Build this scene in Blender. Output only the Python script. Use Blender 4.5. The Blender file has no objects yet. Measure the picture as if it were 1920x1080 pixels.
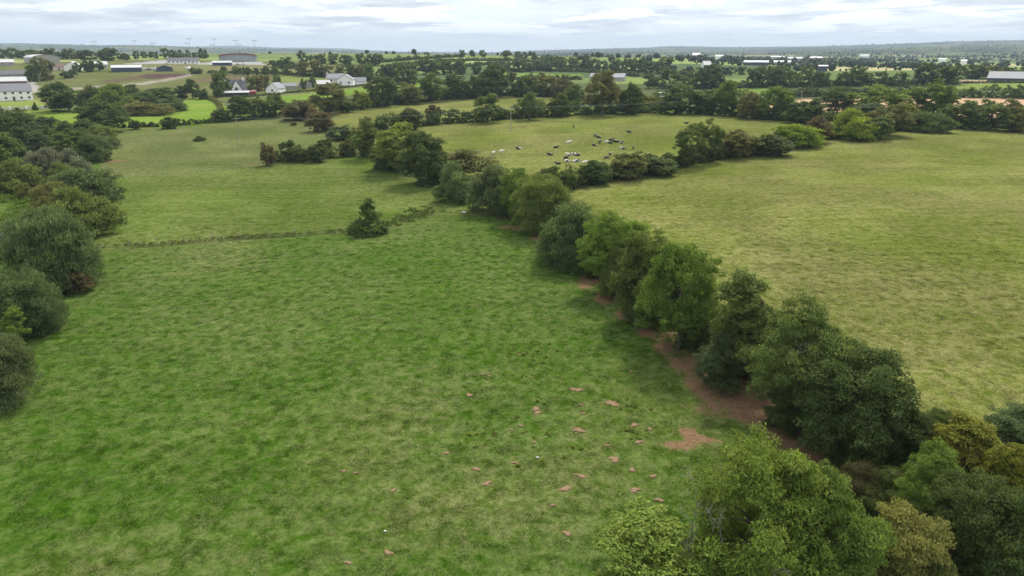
import bpy, bmesh, math, random
import numpy as np
from mathutils import Vector, Matrix

random.seed(7)
R = np.random.default_rng(11)
sc = bpy.context.scene
COL = sc.collection

# ------------------------------------------------------------------ camera
CAM_H = 30.0
PITCH = math.radians(19.1)
FPX = 1280.0                       # focal length in photo pixels (1920 wide)
cam_d = bpy.data.cameras.new('camera')
cam_d.sensor_width = 36.0
cam_d.lens = 36.0 * FPX / 1920.0
cam_d.clip_start = 0.5
cam_d.clip_end = 60000.0
cam = bpy.data.objects.new('camera', cam_d)
COL.objects.link(cam)
cam.location = (0, 0, CAM_H)
cam.rotation_euler = (math.pi / 2 - PITCH, 0, 0)
sc.camera = cam

# ------------------------------------------------------------------ sun, sky, exposure
SUN_AZ = math.radians(22)          # clockwise from +Y
SUN_EL = math.radians(50)
sun_v = Vector((math.cos(SUN_EL) * math.sin(SUN_AZ), math.cos(SUN_EL) * math.cos(SUN_AZ), math.sin(SUN_EL)))
sd = bpy.data.lights.new('sun', 'SUN')
sd.energy = 3.8
sd.angle = math.radians(10)
sd.color = (1.0, 0.94, 0.84)
sun = bpy.data.objects.new('sun', sd)
COL.objects.link(sun)
sun.rotation_euler = sun_v.to_track_quat('Z', 'Y').to_euler()
sun.location = (0, 0, 200)

sc.view_settings.view_transform = 'Standard'
sc.view_settings.look = 'None'
sc.view_settings.gamma = 1.0
sc.view_settings.exposure = 0.0
sc.view_settings.use_curve_mapping = False

world = bpy.data.worlds.new('World')
sc.world = world
world.use_nodes = True
wt = world.node_tree
wt.nodes.clear()


def nd(t, typ, **kw):
    n = t.nodes.new(typ)
    for k, v in kw.items():
        if k.startswith('i_'):
            key = k[2:]
            key = int(key) if key.isdigit() else key.replace('_', ' ')
            n.inputs[key].default_value = v
        else:
            setattr(n, k, v)
    return n


def mathn(t, op, a, b=None, clamp=False):
    n = t.nodes.new('ShaderNodeMath')
    n.operation = op
    n.use_clamp = clamp
    for i, v in enumerate((a, b)):
        if v is None:
            continue
        if isinstance(v, (int, float)):
            n.inputs[i].default_value = v
        else:
            t.links.new(v, n.inputs[i])
    return n.outputs[0]


def mixc(t, fac, a, b, mode='MIX'):
    n = t.nodes.new('ShaderNodeMix')
    n.data_type = 'RGBA'
    n.blend_type = mode
    for i, v in ((0, fac), (6, a), (7, b)):
        if isinstance(v, (int, float)):
            n.inputs[i].default_value = v
        elif isinstance(v, (tuple, list)):
            n.inputs[i].default_value = (*v[:3], 1)
        else:
            t.links.new(v, n.inputs[i])
    return n.outputs[2]


def ramp(t, fac, stops, interp='LINEAR'):
    n = t.nodes.new('ShaderNodeValToRGB')
    n.color_ramp.interpolation = interp
    el = n.color_ramp.elements
    while len(el) < len(stops):
        el.new(0.5)
    for e, (p, c) in zip(el, stops):
        e.position = p
        e.color = (c, c, c, 1) if isinstance(c, (int, float)) else (*c[:3], 1)
    t.links.new(fac, n.inputs[0])
    return n.outputs[0]


def build_world():
    t = wt
    L = t.links.new
    out = nd(t, 'ShaderNodeOutputWorld')
    bg = nd(t, 'ShaderNodeBackground')
    bg2 = nd(t, 'ShaderNodeBackground')
    sky = nd(t, 'ShaderNodeTexSky')
    sky.sky_type = 'NISHITA'
    sky.sun_disc = False
    sky.sun_elevation = SUN_EL
    sky.sun_rotation = SUN_AZ
    sky.dust_density = 1.0
    bg.inputs['Strength'].default_value = 0.12
    L(sky.outputs[0], bg.inputs['Color'])
    tc = nd(t, 'ShaderNodeTexCoord')
    sp = nd(t, 'ShaderNodeSeparateXYZ')
    L(tc.outputs['Generated'], sp.inputs[0])
    z = mathn(t, 'MAXIMUM', sp.outputs[2], 0.0)
    den = mathn(t, 'ADD', z, 0.085)
    cb = nd(t, 'ShaderNodeCombineXYZ')
    L(mathn(t, 'DIVIDE', sp.outputs[0], den), cb.inputs[0])
    L(mathn(t, 'DIVIDE', sp.outputs[1], den), cb.inputs[1])
    n1 = nd(t, 'ShaderNodeTexNoise', i_Scale=0.75, i_Detail=7.0, i_Roughness=0.56, i_Distortion=0.35)
    L(cb.outputs[0], n1.inputs['Vector'])
    n2 = nd(t, 'ShaderNodeTexNoise', i_Scale=1.15, i_Detail=6.0, i_Roughness=0.6, i_Distortion=0.3)
    mp = nd(t, 'ShaderNodeMapping')
    mp.inputs['Location'].default_value = (13.1, 4.7, 2.0)
    L(cb.outputs[0], mp.inputs[0])
    L(mp.outputs[0], n2.inputs['Vector'])
    # broken cloud deck, thicker away from the horizon veil
    cover = ramp(t, n1.outputs['Fac'], [(0.36, 0.0), (0.56, 1.0)])
    body = ramp(t, n2.outputs['Fac'], [(0.40, (0.48, 0.515, 0.56)), (0.49, (0.66, 0.69, 0.72)), (0.56, (1.05, 1.05, 1.03))])
    # hazy air brightens round the veiled sun
    vm = nd(t, 'ShaderNodeVectorMath', operation='DOT_PRODUCT')
    L(tc.outputs['Generated'], vm.inputs[0])
    vm.inputs[1].default_value = tuple(sun_v)
    dt = mathn(t, 'MAXIMUM', vm.outputs['Value'], 0.0)
    glow = mathn(t, 'POWER', dt, 5.0)
    gl = mathn(t, 'MULTIPLY_ADD', glow, 0.9)
    gl.node.inputs[2].default_value = 0.90
    veil = (0.82, 0.875, 0.91)
    low = ramp(t, z, [(0.0, 0.0), (0.012, 0.15), (0.032, 0.85), (0.10, 1.0)])
    cl = mathn(t, 'MULTIPLY', cover, low)
    base = mixc(t, cl, veil, body)
    mul = nd(t, 'ShaderNodeVectorMath', operation='SCALE')
    L(base, mul.inputs[0])
    L(gl, mul.inputs['Scale'])
    L(mul.outputs[0], bg2.inputs['Color'])
    bg2.inputs['Strength'].default_value = 1.5
    mx = nd(t, 'ShaderNodeMixShader')
    # a thin veil lets a little clear sky through everywhere, the deck hides it
    f = mathn(t, 'MULTIPLY_ADD', cl, 0.12)
    f.node.inputs[2].default_value = 0.86
    L(f, mx.inputs[0])
    L(bg.outputs[0], mx.inputs[1])
    L(bg2.outputs[0], mx.inputs[2])
    L(mx.outputs[0], out.inputs['Surface'])


build_world()
cy = sc.cycles
cy.use_denoising = True
cy.denoising_prefilter = 'NONE'
cy.max_bounces = 6
cy.diffuse_bounces = 2
cy.transmission_bounces = 3
cy.transparent_max_bounces = 6
cy.volume_bounces = 0
cy.use_adaptive_sampling = True
cy.adaptive_threshold = 0.02


# ------------------------------------------------------------------ terrain height
def gs(x, y, cx, cy_, sx, sy):
    return np.exp(-((x - cx) ** 2) / (2 * sx * sx) - ((y - cy_) ** 2) / (2 * sy * sy))


def sstep(a, b, v):
    t = np.clip((v - a) / (b - a), 0, 1)
    return t * t * (3 - 2 * t)


def vnoise(x, y, seed=0):
    """smooth value noise, vectorised"""
    xi = np.floor(x).astype(np.int64)
    yi = np.floor(y).astype(np.int64)
    xf = x - xi
    yf = y - yi
    u = xf * xf * (3 - 2 * xf)
    v = yf * yf * (3 - 2 * yf)

    def h(a, b):
        n = (a * 374761393 + b * 668265263 + seed * 1442695041) & 0x7fffffff
        n = ((n ^ (n >> 13)) * 1274126177) & 0x7fffffff
        return ((n ^ (n >> 16)) & 0xffff) / 65535.0
    return (h(xi, yi) * (1 - u) + h(xi + 1, yi) * u) * (1 - v) + (h(xi, yi + 1) * (1 - u) + h(xi + 1, yi + 1) * u) * v


def fbm(x, y, seed=0, o=4):
    s = 0
    a = 0.5
    for i in range(o):
        s = s + a * vnoise(x * 2 ** i, y * 2 ** i, seed + i)
        a *= 0.5
    return s


DITCH_W = None


def H(x, y):
    x = np.asarray(x, float)
    y = np.asarray(y, float)
    d = np.hypot(x, y)
    z = 21.0 * gs(x, y, -480, 800, 300, 260)
    z = z + 21.0 * gs(x, y, -60, 1120, 330, 240)
    z = z + 13.0 * gs(x, y, 470, 590, 180, 170)
    z = z + 2.2 * gs(x, y, 110, 170, 70, 80)
    z = z + 2.5 * gs(x, y, 60, 290, 110, 60)
    z = z - 1.6 * gs(x, y, -60, 175, 60, 60)
    z = z + 10.0 * sstep(650, 1400, d) * sstep(-100, 400, x)
    z = z + 0.5 * (fbm(x / 38.0, y / 38.0, 5, 3) - 0.45) * sstep(20, 60, d)
    z = z + 34 * (fbm(x / 620.0, y / 430.0, 61, 3) - 0.44) * sstep(1000, 2000, d)
    far = sstep(1800, 9000, d)
    z = z + far * (150 * (fbm(x / 2600.0 + 3.3, y / 2600.0, 21, 4) - 0.42)
                   + 95 * gs(np.arctan2(x, y), 0, 0.62, 0, 0.26, 1)
                   + 115 * gs(np.arctan2(x, y), 0, -0.62, 0, 0.24, 1) - 10)
    return z


def h1(x, y):
    return float(H(np.array([x]), np.array([y]))[0])


cp, sp_ = math.cos(PITCH), math.sin(PITCH)


def ray(px, py):
    u = (px - 960.0) / FPX
    v = (540.0 - py) / FPX
    return np.array([u, cp + v * sp_, -sp_ + v * cp])


_ts = np.geomspace(15, 16000, 1100)


def G(px, py, up=0.0, tmax=None):
    """photo pixel -> point on the terrain (optionally `up` metres above it)"""
    d = ray(px, py)
    P = _ts[:, None] * d[None, :]
    z = CAM_H + P[:, 2] - (H(P[:, 0], P[:, 1]) + up)
    i = np.argmax(z < 0) if (z < 0).any() else len(_ts) - 1
    if tmax and _ts[i] > tmax:
        i = int(np.searchsorted(_ts, tmax))
        p = d * _ts[i]
        return Vector((p[0], p[1], h1(p[0], p[1])))
    if i == 0:
        t = _ts[0]
    else:
        a, b = z[i - 1], z[i]
        f = a / (a - b) if a != b else 0.5
        t = _ts[i - 1] + (_ts[i] - _ts[i - 1]) * min(max(f, 0), 1)
    p = d * t
    return Vector((p[0], p[1], h1(p[0], p[1])))


def depth(p):
    return p[1] * cp + (CAM_H - p[2]) * sp_


def fit(cx, top, bot, w, tmax=None):
    """bounding box of a rounded thing in the photo -> base point, width, height in metres"""
    p = G(cx, bot, 0, tmax)
    for _ in range(4):
        dz = depth(p)
        k = dz / FPX
        W = w * k
        th = math.atan2(CAM_H - p[2], math.hypot(p[0], p[1]))
        b = W / 2 * 0.85
        hh = (bot - top) * k / 2
        a2 = hh * hh - (b * math.sin(th)) ** 2
        a = math.sqrt(max(a2, (0.45 * hh) ** 2)) / math.cos(th)
        p = G(cx, (top + bot) / 2, a, tmax)
    return p, W, 2 * a


# ------------------------------------------------------------------ generic helpers
def link(o, parent=None):
    COL.objects.link(o)
    if parent is not None:
        o.parent = parent
    return o


def tag(o, label=None, cat=None, group=None, kind=None):
    if label:
        o['label'] = label
    if cat:
        o['category'] = cat
    if group:
        o['group'] = group
    if kind:
        o['kind'] = kind
    return o


def empty(name, loc, rz=0.0):
    o = bpy.data.objects.new(name, None)
    o.empty_display_size = 0.5
    link(o)
    o.location = loc
    o.rotation_euler = (0, 0, rz)
    return o


def mesh_np(name, V, F, attrs=None, mats=(), smooth=False):
    V = np.asarray(V, np.float32)
    F = np.asarray(F, np.int32)
    me = bpy.data.meshes.new(name)
    n, m, k = len(V), len(F), F.shape[1]
    me.vertices.add(n)
    me.vertices.foreach_set('co', V.ravel())
    me.loops.add(m * k)
    me.loops.foreach_set('vertex_index', F.ravel())
    me.polygons.add(m)
    me.polygons.foreach_set('loop_start', np.arange(0, m * k, k, dtype=np.int32))
    me.polygons.foreach_set('loop_total', np.full(m, k, np.int32))
    if smooth:
        me.polygons.foreach_set('use_smooth', np.ones(m, bool))
    for nm, arr in (attrs or {}).items():
        arr = np.asarray(arr, np.float32)
        if arr.ndim == 1:
            a = me.attributes.new(nm, 'FLOAT', 'POINT')
            a.data.foreach_set('value', arr)
        else:
            a = me.attributes.new(nm, 'FLOAT_COLOR', 'POINT')
            c = np.ones((n, 4), np.float32)
            c[:, :3] = arr
            a.data.foreach_set('color', c.ravel())
    me.update(calc_edges=True)
    for mt in mats:
        me.materials.append(mt)
    return me


def obj(name, me, parent=None, loc=None, rot=None, scale=None):
    o = bpy.data.objects.new(name, me)
    link(o, parent)
    if loc is not None:
        o.location = loc
    if rot is not None:
        o.rotation_euler = rot
    if scale is not None:
        o.scale = scale
    return o


class MB:
    """collects boxes / prisms / tubes for one mesh"""
    def __init__(s):
        s.v = []
        s.f = []

    def box(s, x0, x1, y0, y1, z0, z1):
        b = len(s.v)
        s.v += [(x0, y0, z0), (x1, y0, z0), (x1, y1, z0), (x0, y1, z0), (x0, y0, z1), (x1, y0, z1), (x1, y1, z1), (x0, y1, z1)]
        s.f += [tuple(b + i for i in q) for q in ((3, 2, 1, 0), (4, 5, 6, 7), (0, 1, 5, 4), (1, 2, 6, 5), (2, 3, 7, 6), (3, 0, 4, 7))]
        return s

    def poly(s, pts, faces):
        b = len(s.v)
        s.v += [tuple(p) for p in pts]
        s.f += [tuple(b + i for i in q) for q in faces]
        return s

    def prism(s, prof, y0, y1):
        """profile (x,z) counter-clockwise, extruded along y"""
        n = len(prof)
        b = len(s.v)
        s.v += [(x, y0, z) for x, z in prof] + [(x, y1, z) for x, z in prof]
        s.f.append(tuple(b + i for i in range(n)))
        s.f.append(tuple(b + n + i for i in reversed(range(n))))
        for i in range(n):
            j = (i + 1) % n
            s.f.append((b + j, b + i, b + n + i, b + n + j))
        return s

    def tube(s, pts, rads, sides=6):
        pts = [Vector(p) for p in pts]
        b = len(s.v)
        n = len(pts)
        for i, p in enumerate(pts):
            t = (pts[min(i + 1, n - 1)] - pts[max(i - 1, 0)])
            t = t.normalized() if t.length > 1e-6 else Vector((0, 0, 1))
            a = t.cross(Vector((0.3, 0.9, 0.1))).normalized()
            c = t.cross(a)
            for k in range(sides):
                q = 2 * math.pi * k / sides
                s.v.append(tuple(p + (a * math.cos(q) + c * math.sin(q)) * rads[i]))
        for i in range(n - 1):
            for k in range(sides):
                k2 = (k + 1) % sides
                s.f.append((b + i * sides + k, b + i * sides + k2, b + (i + 1) * sides + k2, b + (i + 1) * sides + k))
        s.f.append(tuple(b + k for k in reversed(range(sides))))
        s.f.append(tuple(b + (n - 1) * sides + k for k in range(sides)))
        return s

    def mesh(s, name, mat=None, smooth=False):
        me = bpy.data.meshes.new(name)
        me.from_pydata(s.v, [], s.f)
        if smooth:
            me.polygons.foreach_set('use_smooth', np.ones(len(me.polygons), bool))
        me.update()
        if mat:
            me.materials.append(mat)
        return me

    def build(s, name, mat, parent=None, **kw):
        return obj(name, s.mesh(name, mat), parent, **kw)


# ------------------------------------------------------------------ materials
def new_mat(name):
    m = bpy.data.materials.new(name)
    m.use_nodes = True
    t = m.node_tree
    t.nodes.clear()
    out = t.nodes.new('ShaderNodeOutputMaterial')
    return m, t, out


def simple_mat(name, col, rough=0.7, var=0.12, scale=1.5, metal=0.0, bump=0.0):
    m, t, out = new_mat(name)
    L = t.links.new
    b = nd(t, 'ShaderNodeBsdfPrincipled')
    b.inputs['Roughness'].default_value = rough
    b.inputs['Metallic'].default_value = metal
    tc = nd(t, 'ShaderNodeTexCoord')
    n = nd(t, 'ShaderNodeTexNoise', i_Scale=scale, i_Detail=5.0, i_Roughness=0.65)
    L(tc.outputs['Object'], n.inputs['Vector'])
    f = ramp(t, n.outputs['Fac'], [(0.3, 0.0), (0.7, 1.0)])
    c = mixc(t, f, tuple(x * (1 - var) for x in col), tuple(min(1, x * (1 + var)) for x in col))
    L(c, b.inputs['Base Color'])
    if bump:
        bp = nd(t, 'ShaderNodeBump', i_Strength=bump, i_Distance=0.05)
        L(n.outputs['Fac'], bp.inputs['Height'])
        L(bp.outputs[0], b.inputs['Normal'])
    L(b.outputs[0], out.inputs[0])
    return m


def grass_colour(t, base, scale=1.0):
    """base colour socket -> mottled sward colour, from the world position"""
    L = t.links.new
    g = nd(t, 'ShaderNodeNewGeometry')
    pos = g.outputs['Position']

    def noise(sc_, det=4.0, ro=0.6, dist=0.0):
        n = nd(t, 'ShaderNodeTexNoise', i_Scale=sc_, i_Detail=det, i_Roughness=ro, i_Distortion=dist)
        L(pos, n.inputs['Vector'])
        return n.outputs['Fac']
    big = noise(0.035, 3.0, 0.55, 0.4)
    mid = noise(0.85, 7.0, 0.76, 0.5)
    fine = noise(3.6, 4.0, 0.78, 0.3)
    # dry straw flecks, thicker in the grazed-off stretches
    dry = mathn(t, 'ADD', mathn(t, 'MULTIPLY', mid, 0.75), mathn(t, 'MULTIPLY', big, 0.55))
    dryf = ramp(t, dry, [(0.56, 0.0), (0.78, 1.0)])
    lush = ramp(t, mid, [(0.34, 0.85), (0.54, 0.0)])
    hs = nd(t, 'ShaderNodeHueSaturation', i_Hue=0.456, i_Saturation=0.80, i_Value=1.34)
    L(base, hs.inputs['Color'])
    hl = nd(t, 'ShaderNodeHueSaturation', i_Hue=0.510, i_Saturation=1.10, i_Value=0.70)
    L(base, hl.inputs['Color'])
    c = mixc(t, dryf, base, hs.outputs[0])
    c = mixc(t, lush, c, hl.outputs[0])
    # faint swaths left by the mower, along the hedge
    mp = nd(t, 'ShaderNodeMapping')
    mp.inputs['Rotation'].default_value = (0, 0, math.radians(-62))
    mp.inputs['Scale'].default_value = (0.03, 0.55, 0.1)
    L(pos, mp.inputs[0])
    sw = nd(t, 'ShaderNodeTexNoise', i_Scale=1.0, i_Detail=2.0, i_Roughness=0.5, i_Distortion=0.6)
    L(mp.outputs[0], sw.inputs['Vector'])
    c = mixc(t, 1.0, c, ramp(t, sw.outputs['Fac'], [(0.3, 0.90), (0.7, 1.13)]), 'MULTIPLY')
    ff = ramp(t, fine, [(0.30, 0.60), (0.70, 1.46)])
    c = mixc(t, 1.0, c, ff, 'MULTIPLY')
    return c, mid, fine


def ground_mat():
    m, t, out = new_mat('sward')
    L = t.links.new
    a = nd(t, 'ShaderNodeAttribute', attribute_name='Col')
    c, mid, fine = grass_colour(t, a.outputs['Color'])
    mu = nd(t, 'ShaderNodeAttribute', attribute_name='mud')
    g = nd(t, 'ShaderNodeNewGeometry')
    nz = nd(t, 'ShaderNodeTexNoise', i_Scale=0.7, i_Detail=6.0, i_Roughness=0.7, i_Distortion=0.8)
    L(g.outputs['Position'], nz.inputs['Vector'])
    s = mathn(t, 'ADD', mu.outputs['Fac'], mathn(t, 'MULTIPLY', mathn(t, 'SUBTRACT', nz.outputs['Fac'], 0.5), 1.3))
    f = ramp(t, s, [(0.42, 0.0), (0.72, 0.95)])
    soil = ramp(t, fine, [(0.3, (0.105, 0.064, 0.037)), (0.5, (0.190, 0.114, 0.066)), (0.75, (0.27, 0.180, 0.112))])
    f = mathn(t, 'MULTIPLY', f, mathn(t, 'GREATER_THAN', mu.outputs['Fac'], 0.02))
    plain = nd(t, 'ShaderNodeAttribute', attribute_name='plain')
    cc = mixc(t, mathn(t, 'MULTIPLY', plain.outputs['Fac'], 0.65), c, a.outputs['Color'])
    c = mixc(t, f, cc, soil)
    b = nd(t, 'ShaderNodeBsdfPrincipled', i_Roughness=0.95)
    b.inputs['Specular IOR Level'].default_value = 0.0
    L(c, b.inputs['Base Color'])
    hh = mathn(t, 'ADD', mathn(t, 'MULTIPLY', mid, 1.0), mathn(t, 'MULTIPLY', fine, 0.35))
    bp = nd(t, 'ShaderNodeBump', i_Strength=0.45, i_Distance=0.18)
    L(hh, bp.inputs['Height'])
    L(bp.outputs[0], b.inputs['Normal'])
    L(b.outputs[0], out.inputs[0])
    return m


def tuft_mat():
    m, t, out = new_mat('grass_blades')
    L = t.links.new
    a = nd(t, 'ShaderNodeAttribute', attribute_name='Col')
    a.attribute_type = 'INSTANCER'
    c, mid, fine = grass_colour(t, a.outputs['Color'])
    ti = nd(t, 'ShaderNodeAttribute', attribute_name='tint')
    v = ramp(t, ti.outputs['Fac'], [(0.0, 1.15), (1.0, 1.75)])
    c = mixc(t, 1.0, c, v, 'MULTIPLY')
    d = nd(t, 'ShaderNodeBsdfDiffuse')
    tr = nd(t, 'ShaderNodeBsdfTranslucent')
    # a dense sward scatters light like a level surface: blades lean their shading towards upright
    g = nd(t, 'ShaderNodeNewGeometry')
    va = nd(t, 'ShaderNodeVectorMath', operation='MULTIPLY_ADD')
    L(g.outputs['Normal'], va.inputs[0])
    va.inputs[1].default_value = (.35, .35, .35)
    va.inputs[2].default_value = (0, 0, 0.9)
    vn = nd(t, 'ShaderNodeVectorMath', operation='NORMALIZE')
    L(va.outputs[0], vn.inputs[0])
    L(vn.outputs[0], d.inputs['Normal'])
    L(c, d.inputs[0])
    L(c, tr.inputs[0])
    mx = nd(t, 'ShaderNodeMixShader', i_0=0.5)
    L(d.outputs[0], mx.inputs[1])
    L(tr.outputs[0], mx.inputs[2])
    L(mx.outputs[0], out.inputs[0])
    return m


def leaf_mat():
    """leaf colour = the plant's own colour (object colour) with leaf to leaf and spray to spray variation"""
    m, t, out = new_mat('leaves')
    L = t.links.new
    oi = nd(t, 'ShaderNodeObjectInfo')
    ti = nd(t, 'ShaderNodeAttribute', attribute_name='tint')
    age = nd(t, 'ShaderNodeAttribute', attribute_name='age')
    hs = nd(t, 'ShaderNodeHueSaturation', i_Hue=0.482, i_Saturation=0.98, i_Value=1.55)
    L(oi.outputs['Color'], hs.inputs['Color'])
    c = mixc(t, age.outputs['Fac'], oi.outputs['Color'], hs.outputs[0])
    v = ramp(t, ti.outputs['Fac'], [(0.0, 0.62), (0.6, 1.05), (1.0, 1.55)])
    c = mixc(t, 1.0, c, v, 'MULTIPLY')
    d = nd(t, 'ShaderNodeBsdfPrincipled', i_Roughness=0.55)
    d.inputs['Specular IOR Level'].default_value = 0.06
    tr = nd(t, 'ShaderNodeBsdfTranslucent')
    L(c, d.inputs['Base Color'])
    hy = nd(t, 'ShaderNodeHueSaturation', i_Hue=0.485, i_Saturation=1.1, i_Value=1.2)
    L(c, hy.inputs['Color'])
    L(hy.outputs[0], tr.inputs[0])
    mx = nd(t, 'ShaderNodeMixShader', i_0=0.36)
    L(d.outputs[0], mx.inputs[1])
    L(tr.outputs[0], mx.inputs[2])
    L(mx.outputs[0], out.inputs[0])
    return m


M_ground = ground_mat()
M_tuft = tuft_mat()
M_leaf = leaf_mat()
M_bark = simple_mat('bark', (0.085, 0.07, 0.055), 0.9, 0.35, 6.0)
M_dead = simple_mat('dead_wood', (0.24, 0.22, 0.19), 0.9, 0.25, 8.0)


def scrape_mat():
    m, t, out = new_mat('bare_soil')
    L = t.links.new
    b = nd(t, 'ShaderNodeBsdfPrincipled', i_Roughness=0.95)
    b.inputs['Specular IOR Level'].default_value = 0.0
    g = nd(t, 'ShaderNodeNewGeometry')
    n = nd(t, 'ShaderNodeTexNoise', i_Scale=7.5, i_Detail=5.0, i_Roughness=0.7)
    L(g.outputs['Position'], n.inputs['Vector'])
    c = ramp(t, n.outputs['Fac'], [(0.3, (0.15, 0.095, 0.056)), (0.55, (0.26, 0.175, 0.108)), (0.75, (0.35, 0.25, 0.165))])
    L(c, b.inputs['Base Color'])
    a = nd(t, 'ShaderNodeAttribute', attribute_name='edge')
    v = mathn(t, 'ADD', a.outputs['Fac'], mathn(t, 'MULTIPLY', mathn(t, 'SUBTRACT', n.outputs['Fac'], 0.5), 1.9))
    f = ramp(t, v, [(0.50, 0.0), (0.80, 1.0)])
    tr = nd(t, 'ShaderNodeBsdfTransparent')
    mx = nd(t, 'ShaderNodeMixShader')
    L(f, mx.inputs[0])
    L(b.outputs[0], mx.inputs[1])
    L(tr.outputs[0], mx.inputs[2])
    L(mx.outputs[0], out.inputs[0])
    return m


M_soil = scrape_mat()


# ------------------------------------------------------------------ foliage generator
def rand_dirs(n, rng):
    v = rng.normal(size=(n, 3))
    return v / np.linalg.norm(v, axis=1, keepdims=True)


def foliage(clumps, n, size, rng, style='round', zmin=0.03):
    """leaf blades spread over clumps = [(x, y, z, r, flat)] -> mesh arrays"""
    C = np.array(clumps, float)
    w = C[:, 3] ** 2
    idx = rng.choice(len(C), n, p=w / w.sum())
    d = rand_dirs(n, rng)
    d[:, 2] = np.where(d[:, 2] < -0.25, -d[:, 2] * 0.6, d[:, 2])
    d /= np.linalg.norm(d, axis=1, keepdims=True)
    rr = C[idx, 3] * np.where(rng.random(n) < 0.78, rng.uniform(0.78, 1.08, n), rng.uniform(0.25, 0.8, n))
    # ragged sprays inside a clump
    lump = 1 + 0.22 * np.sin(d[:, 0] * 7 + idx * 1.7) * np.sin(d[:, 1] * 6 + idx) + 0.12 * np.sin(d[:, 2] * 11 + idx * 2.3)
    rr = rr * lump
    P = C[idx, :3] + d * rr[:, None] * np.stack([np.ones(n), np.ones(n), C[idx, 4]], 1)
    P[:, 2] = np.maximum(P[:, 2], zmin + rng.random(n) * 0.15)
    rnd = rand_dirs(n, rng)
    if style == 'brush':        # long thin leaves on upright rods
        t = d * 0.75 + rnd * 0.6 + np.array([0, 0, 0.55])
        asp = 0.34
    elif style == 'ash':        # hanging compound leaves
        t = d * np.array([1, 1, 0.2]) * 0.8 + rnd * 0.65 + np.array([0, 0, -0.22])
        asp = 0.42
    else:
        t = rnd + d * 0.25
        asp = 0.62
    t /= np.linalg.norm(t, axis=1, keepdims=True)
    nn = d * 0.75 + rand_dirs(n, rng) * 0.55 + np.array([0, 0, 0.25])
    b = np.cross(nn, t)
    b /= np.linalg.norm(b, axis=1, keepdims=True) + 1e-9
    nrm = np.cross(t, b)
    L = size * rng.uniform(0.65, 1.35, n)[:, None]
    V = np.empty((n, 4, 3))
    V[:, 0] = P - t * L * 0.5
    V[:, 1] = P + b * L * asp * 0.5 - nrm * L * 0.08
    V[:, 2] = P + t * L * 0.5 - nrm * L * 0.12
    V[:, 3] = P - b * L * asp * 0.5 - nrm * L * 0.08
    F = np.arange(n * 4).reshape(n, 4)
    ctint = rng.random(len(C))
    tint = np.clip(rng.normal(0.45, 0.17, n) + (ctint[idx] - 0.5) * 0.25, 0, 1)
    cage = np.where(rng.random(len(C)) < 0.35, rng.random(len(C)) * 0.8, 0.1)
    age = np.clip(cage[idx] * rng.uniform(0.4, 1.2, n) + (rr / C[idx, 3] - 0.9) * 0.5, 0, 1)
    return V.reshape(-1, 3), F, np.repeat(tint, 4), np.repeat(age, 4)


def sprays(clumps, per, rng, ratio=0.40, fill=0.55):
    """break every clump into outward-standing sprays so crowns show lit tops and dark hollows"""
    C = np.array(clumps, float)
    ax = np.array([C[:, 0].mean(), C[:, 1].mean(), C[:, 2].min() * .4 + C[:, 2].mean() * .6])
    out = []
    for c in C:
        o = c[:3] - ax
        o = o / (np.linalg.norm(o) + 1e-6)
        for _ in range(per):
            d = rand_dirs(1, rng)[0] + o * 0.55 + np.array([0, 0, .3])
            d /= np.linalg.norm(d)
            q = rng.uniform(.62, 1.0)
            out.append((c[0] + d[0] * c[3] * q, c[1] + d[1] * c[3] * q, c[2] + d[2] * c[3] * q * c[4], c[3] * ratio * rng.uniform(.6, 1.3), .75))
        out.append((c[0], c[1], c[2], c[3] * fill, c[4]))
    return out


def foliage_mesh(name, clumps, n, size, rng, style='round'):
    V, F, ti, ag = foliage(clumps, n, size, rng, style)
    return mesh_np(name, V, F, {'tint': ti, 'age': ag}, (M_leaf,))


def wood_mesh(name, clumps, h, w, rng, trunk_r, n_limb, stems=1, ivy=False):
    mb = MB()
    C = np.array(clumps)
    for s in range(stems):
        ox, oy = (0, 0) if stems == 1 else (rng.uniform(-.12, .12) * w, rng.uniform(-.12, .12) * w)
        top = h * rng.uniform(0.5, 0.68)
        pts = [(ox, oy, -0.3)]
        for i in range(1, 5):
            f = i / 4
            pts.append((ox + rng.normal() * 0.03 * w * f + ox * f, oy + rng.normal() * 0.03 * w * f + oy * f, top * f))
        rad = trunk_r * (1 if stems == 1 else 0.55)
        mb.tube(pts, [rad * 1.3, rad, rad * 0.8, rad * 0.6, rad * 0.35], 7)
        for k in range(n_limb):
            c = C[rng.integers(len(C)), :3]
            z0 = top * rng.uniform(0.35, 0.95)
            p0 = Vector((ox, oy, z0)) + (Vector(pts[-1]) - Vector((ox, oy, top))) * (z0 / top)
            p1 = Vector(c)
            mid = p0.lerp(p1, 0.5) + Vector((rng.normal(), rng.normal(), abs(rng.normal()))) * 0.05 * w
            mb.tube([p0, mid, p1, p1 + (p1 - mid) * 0.4], [rad * .38, rad * .26, rad * .14, rad * .04], 5)
    return mb.mesh(name, M_bark)


# prototypes: (crown mesh, wood mesh, width, height) in metres ---------------------------------
PROTO = {}


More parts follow.
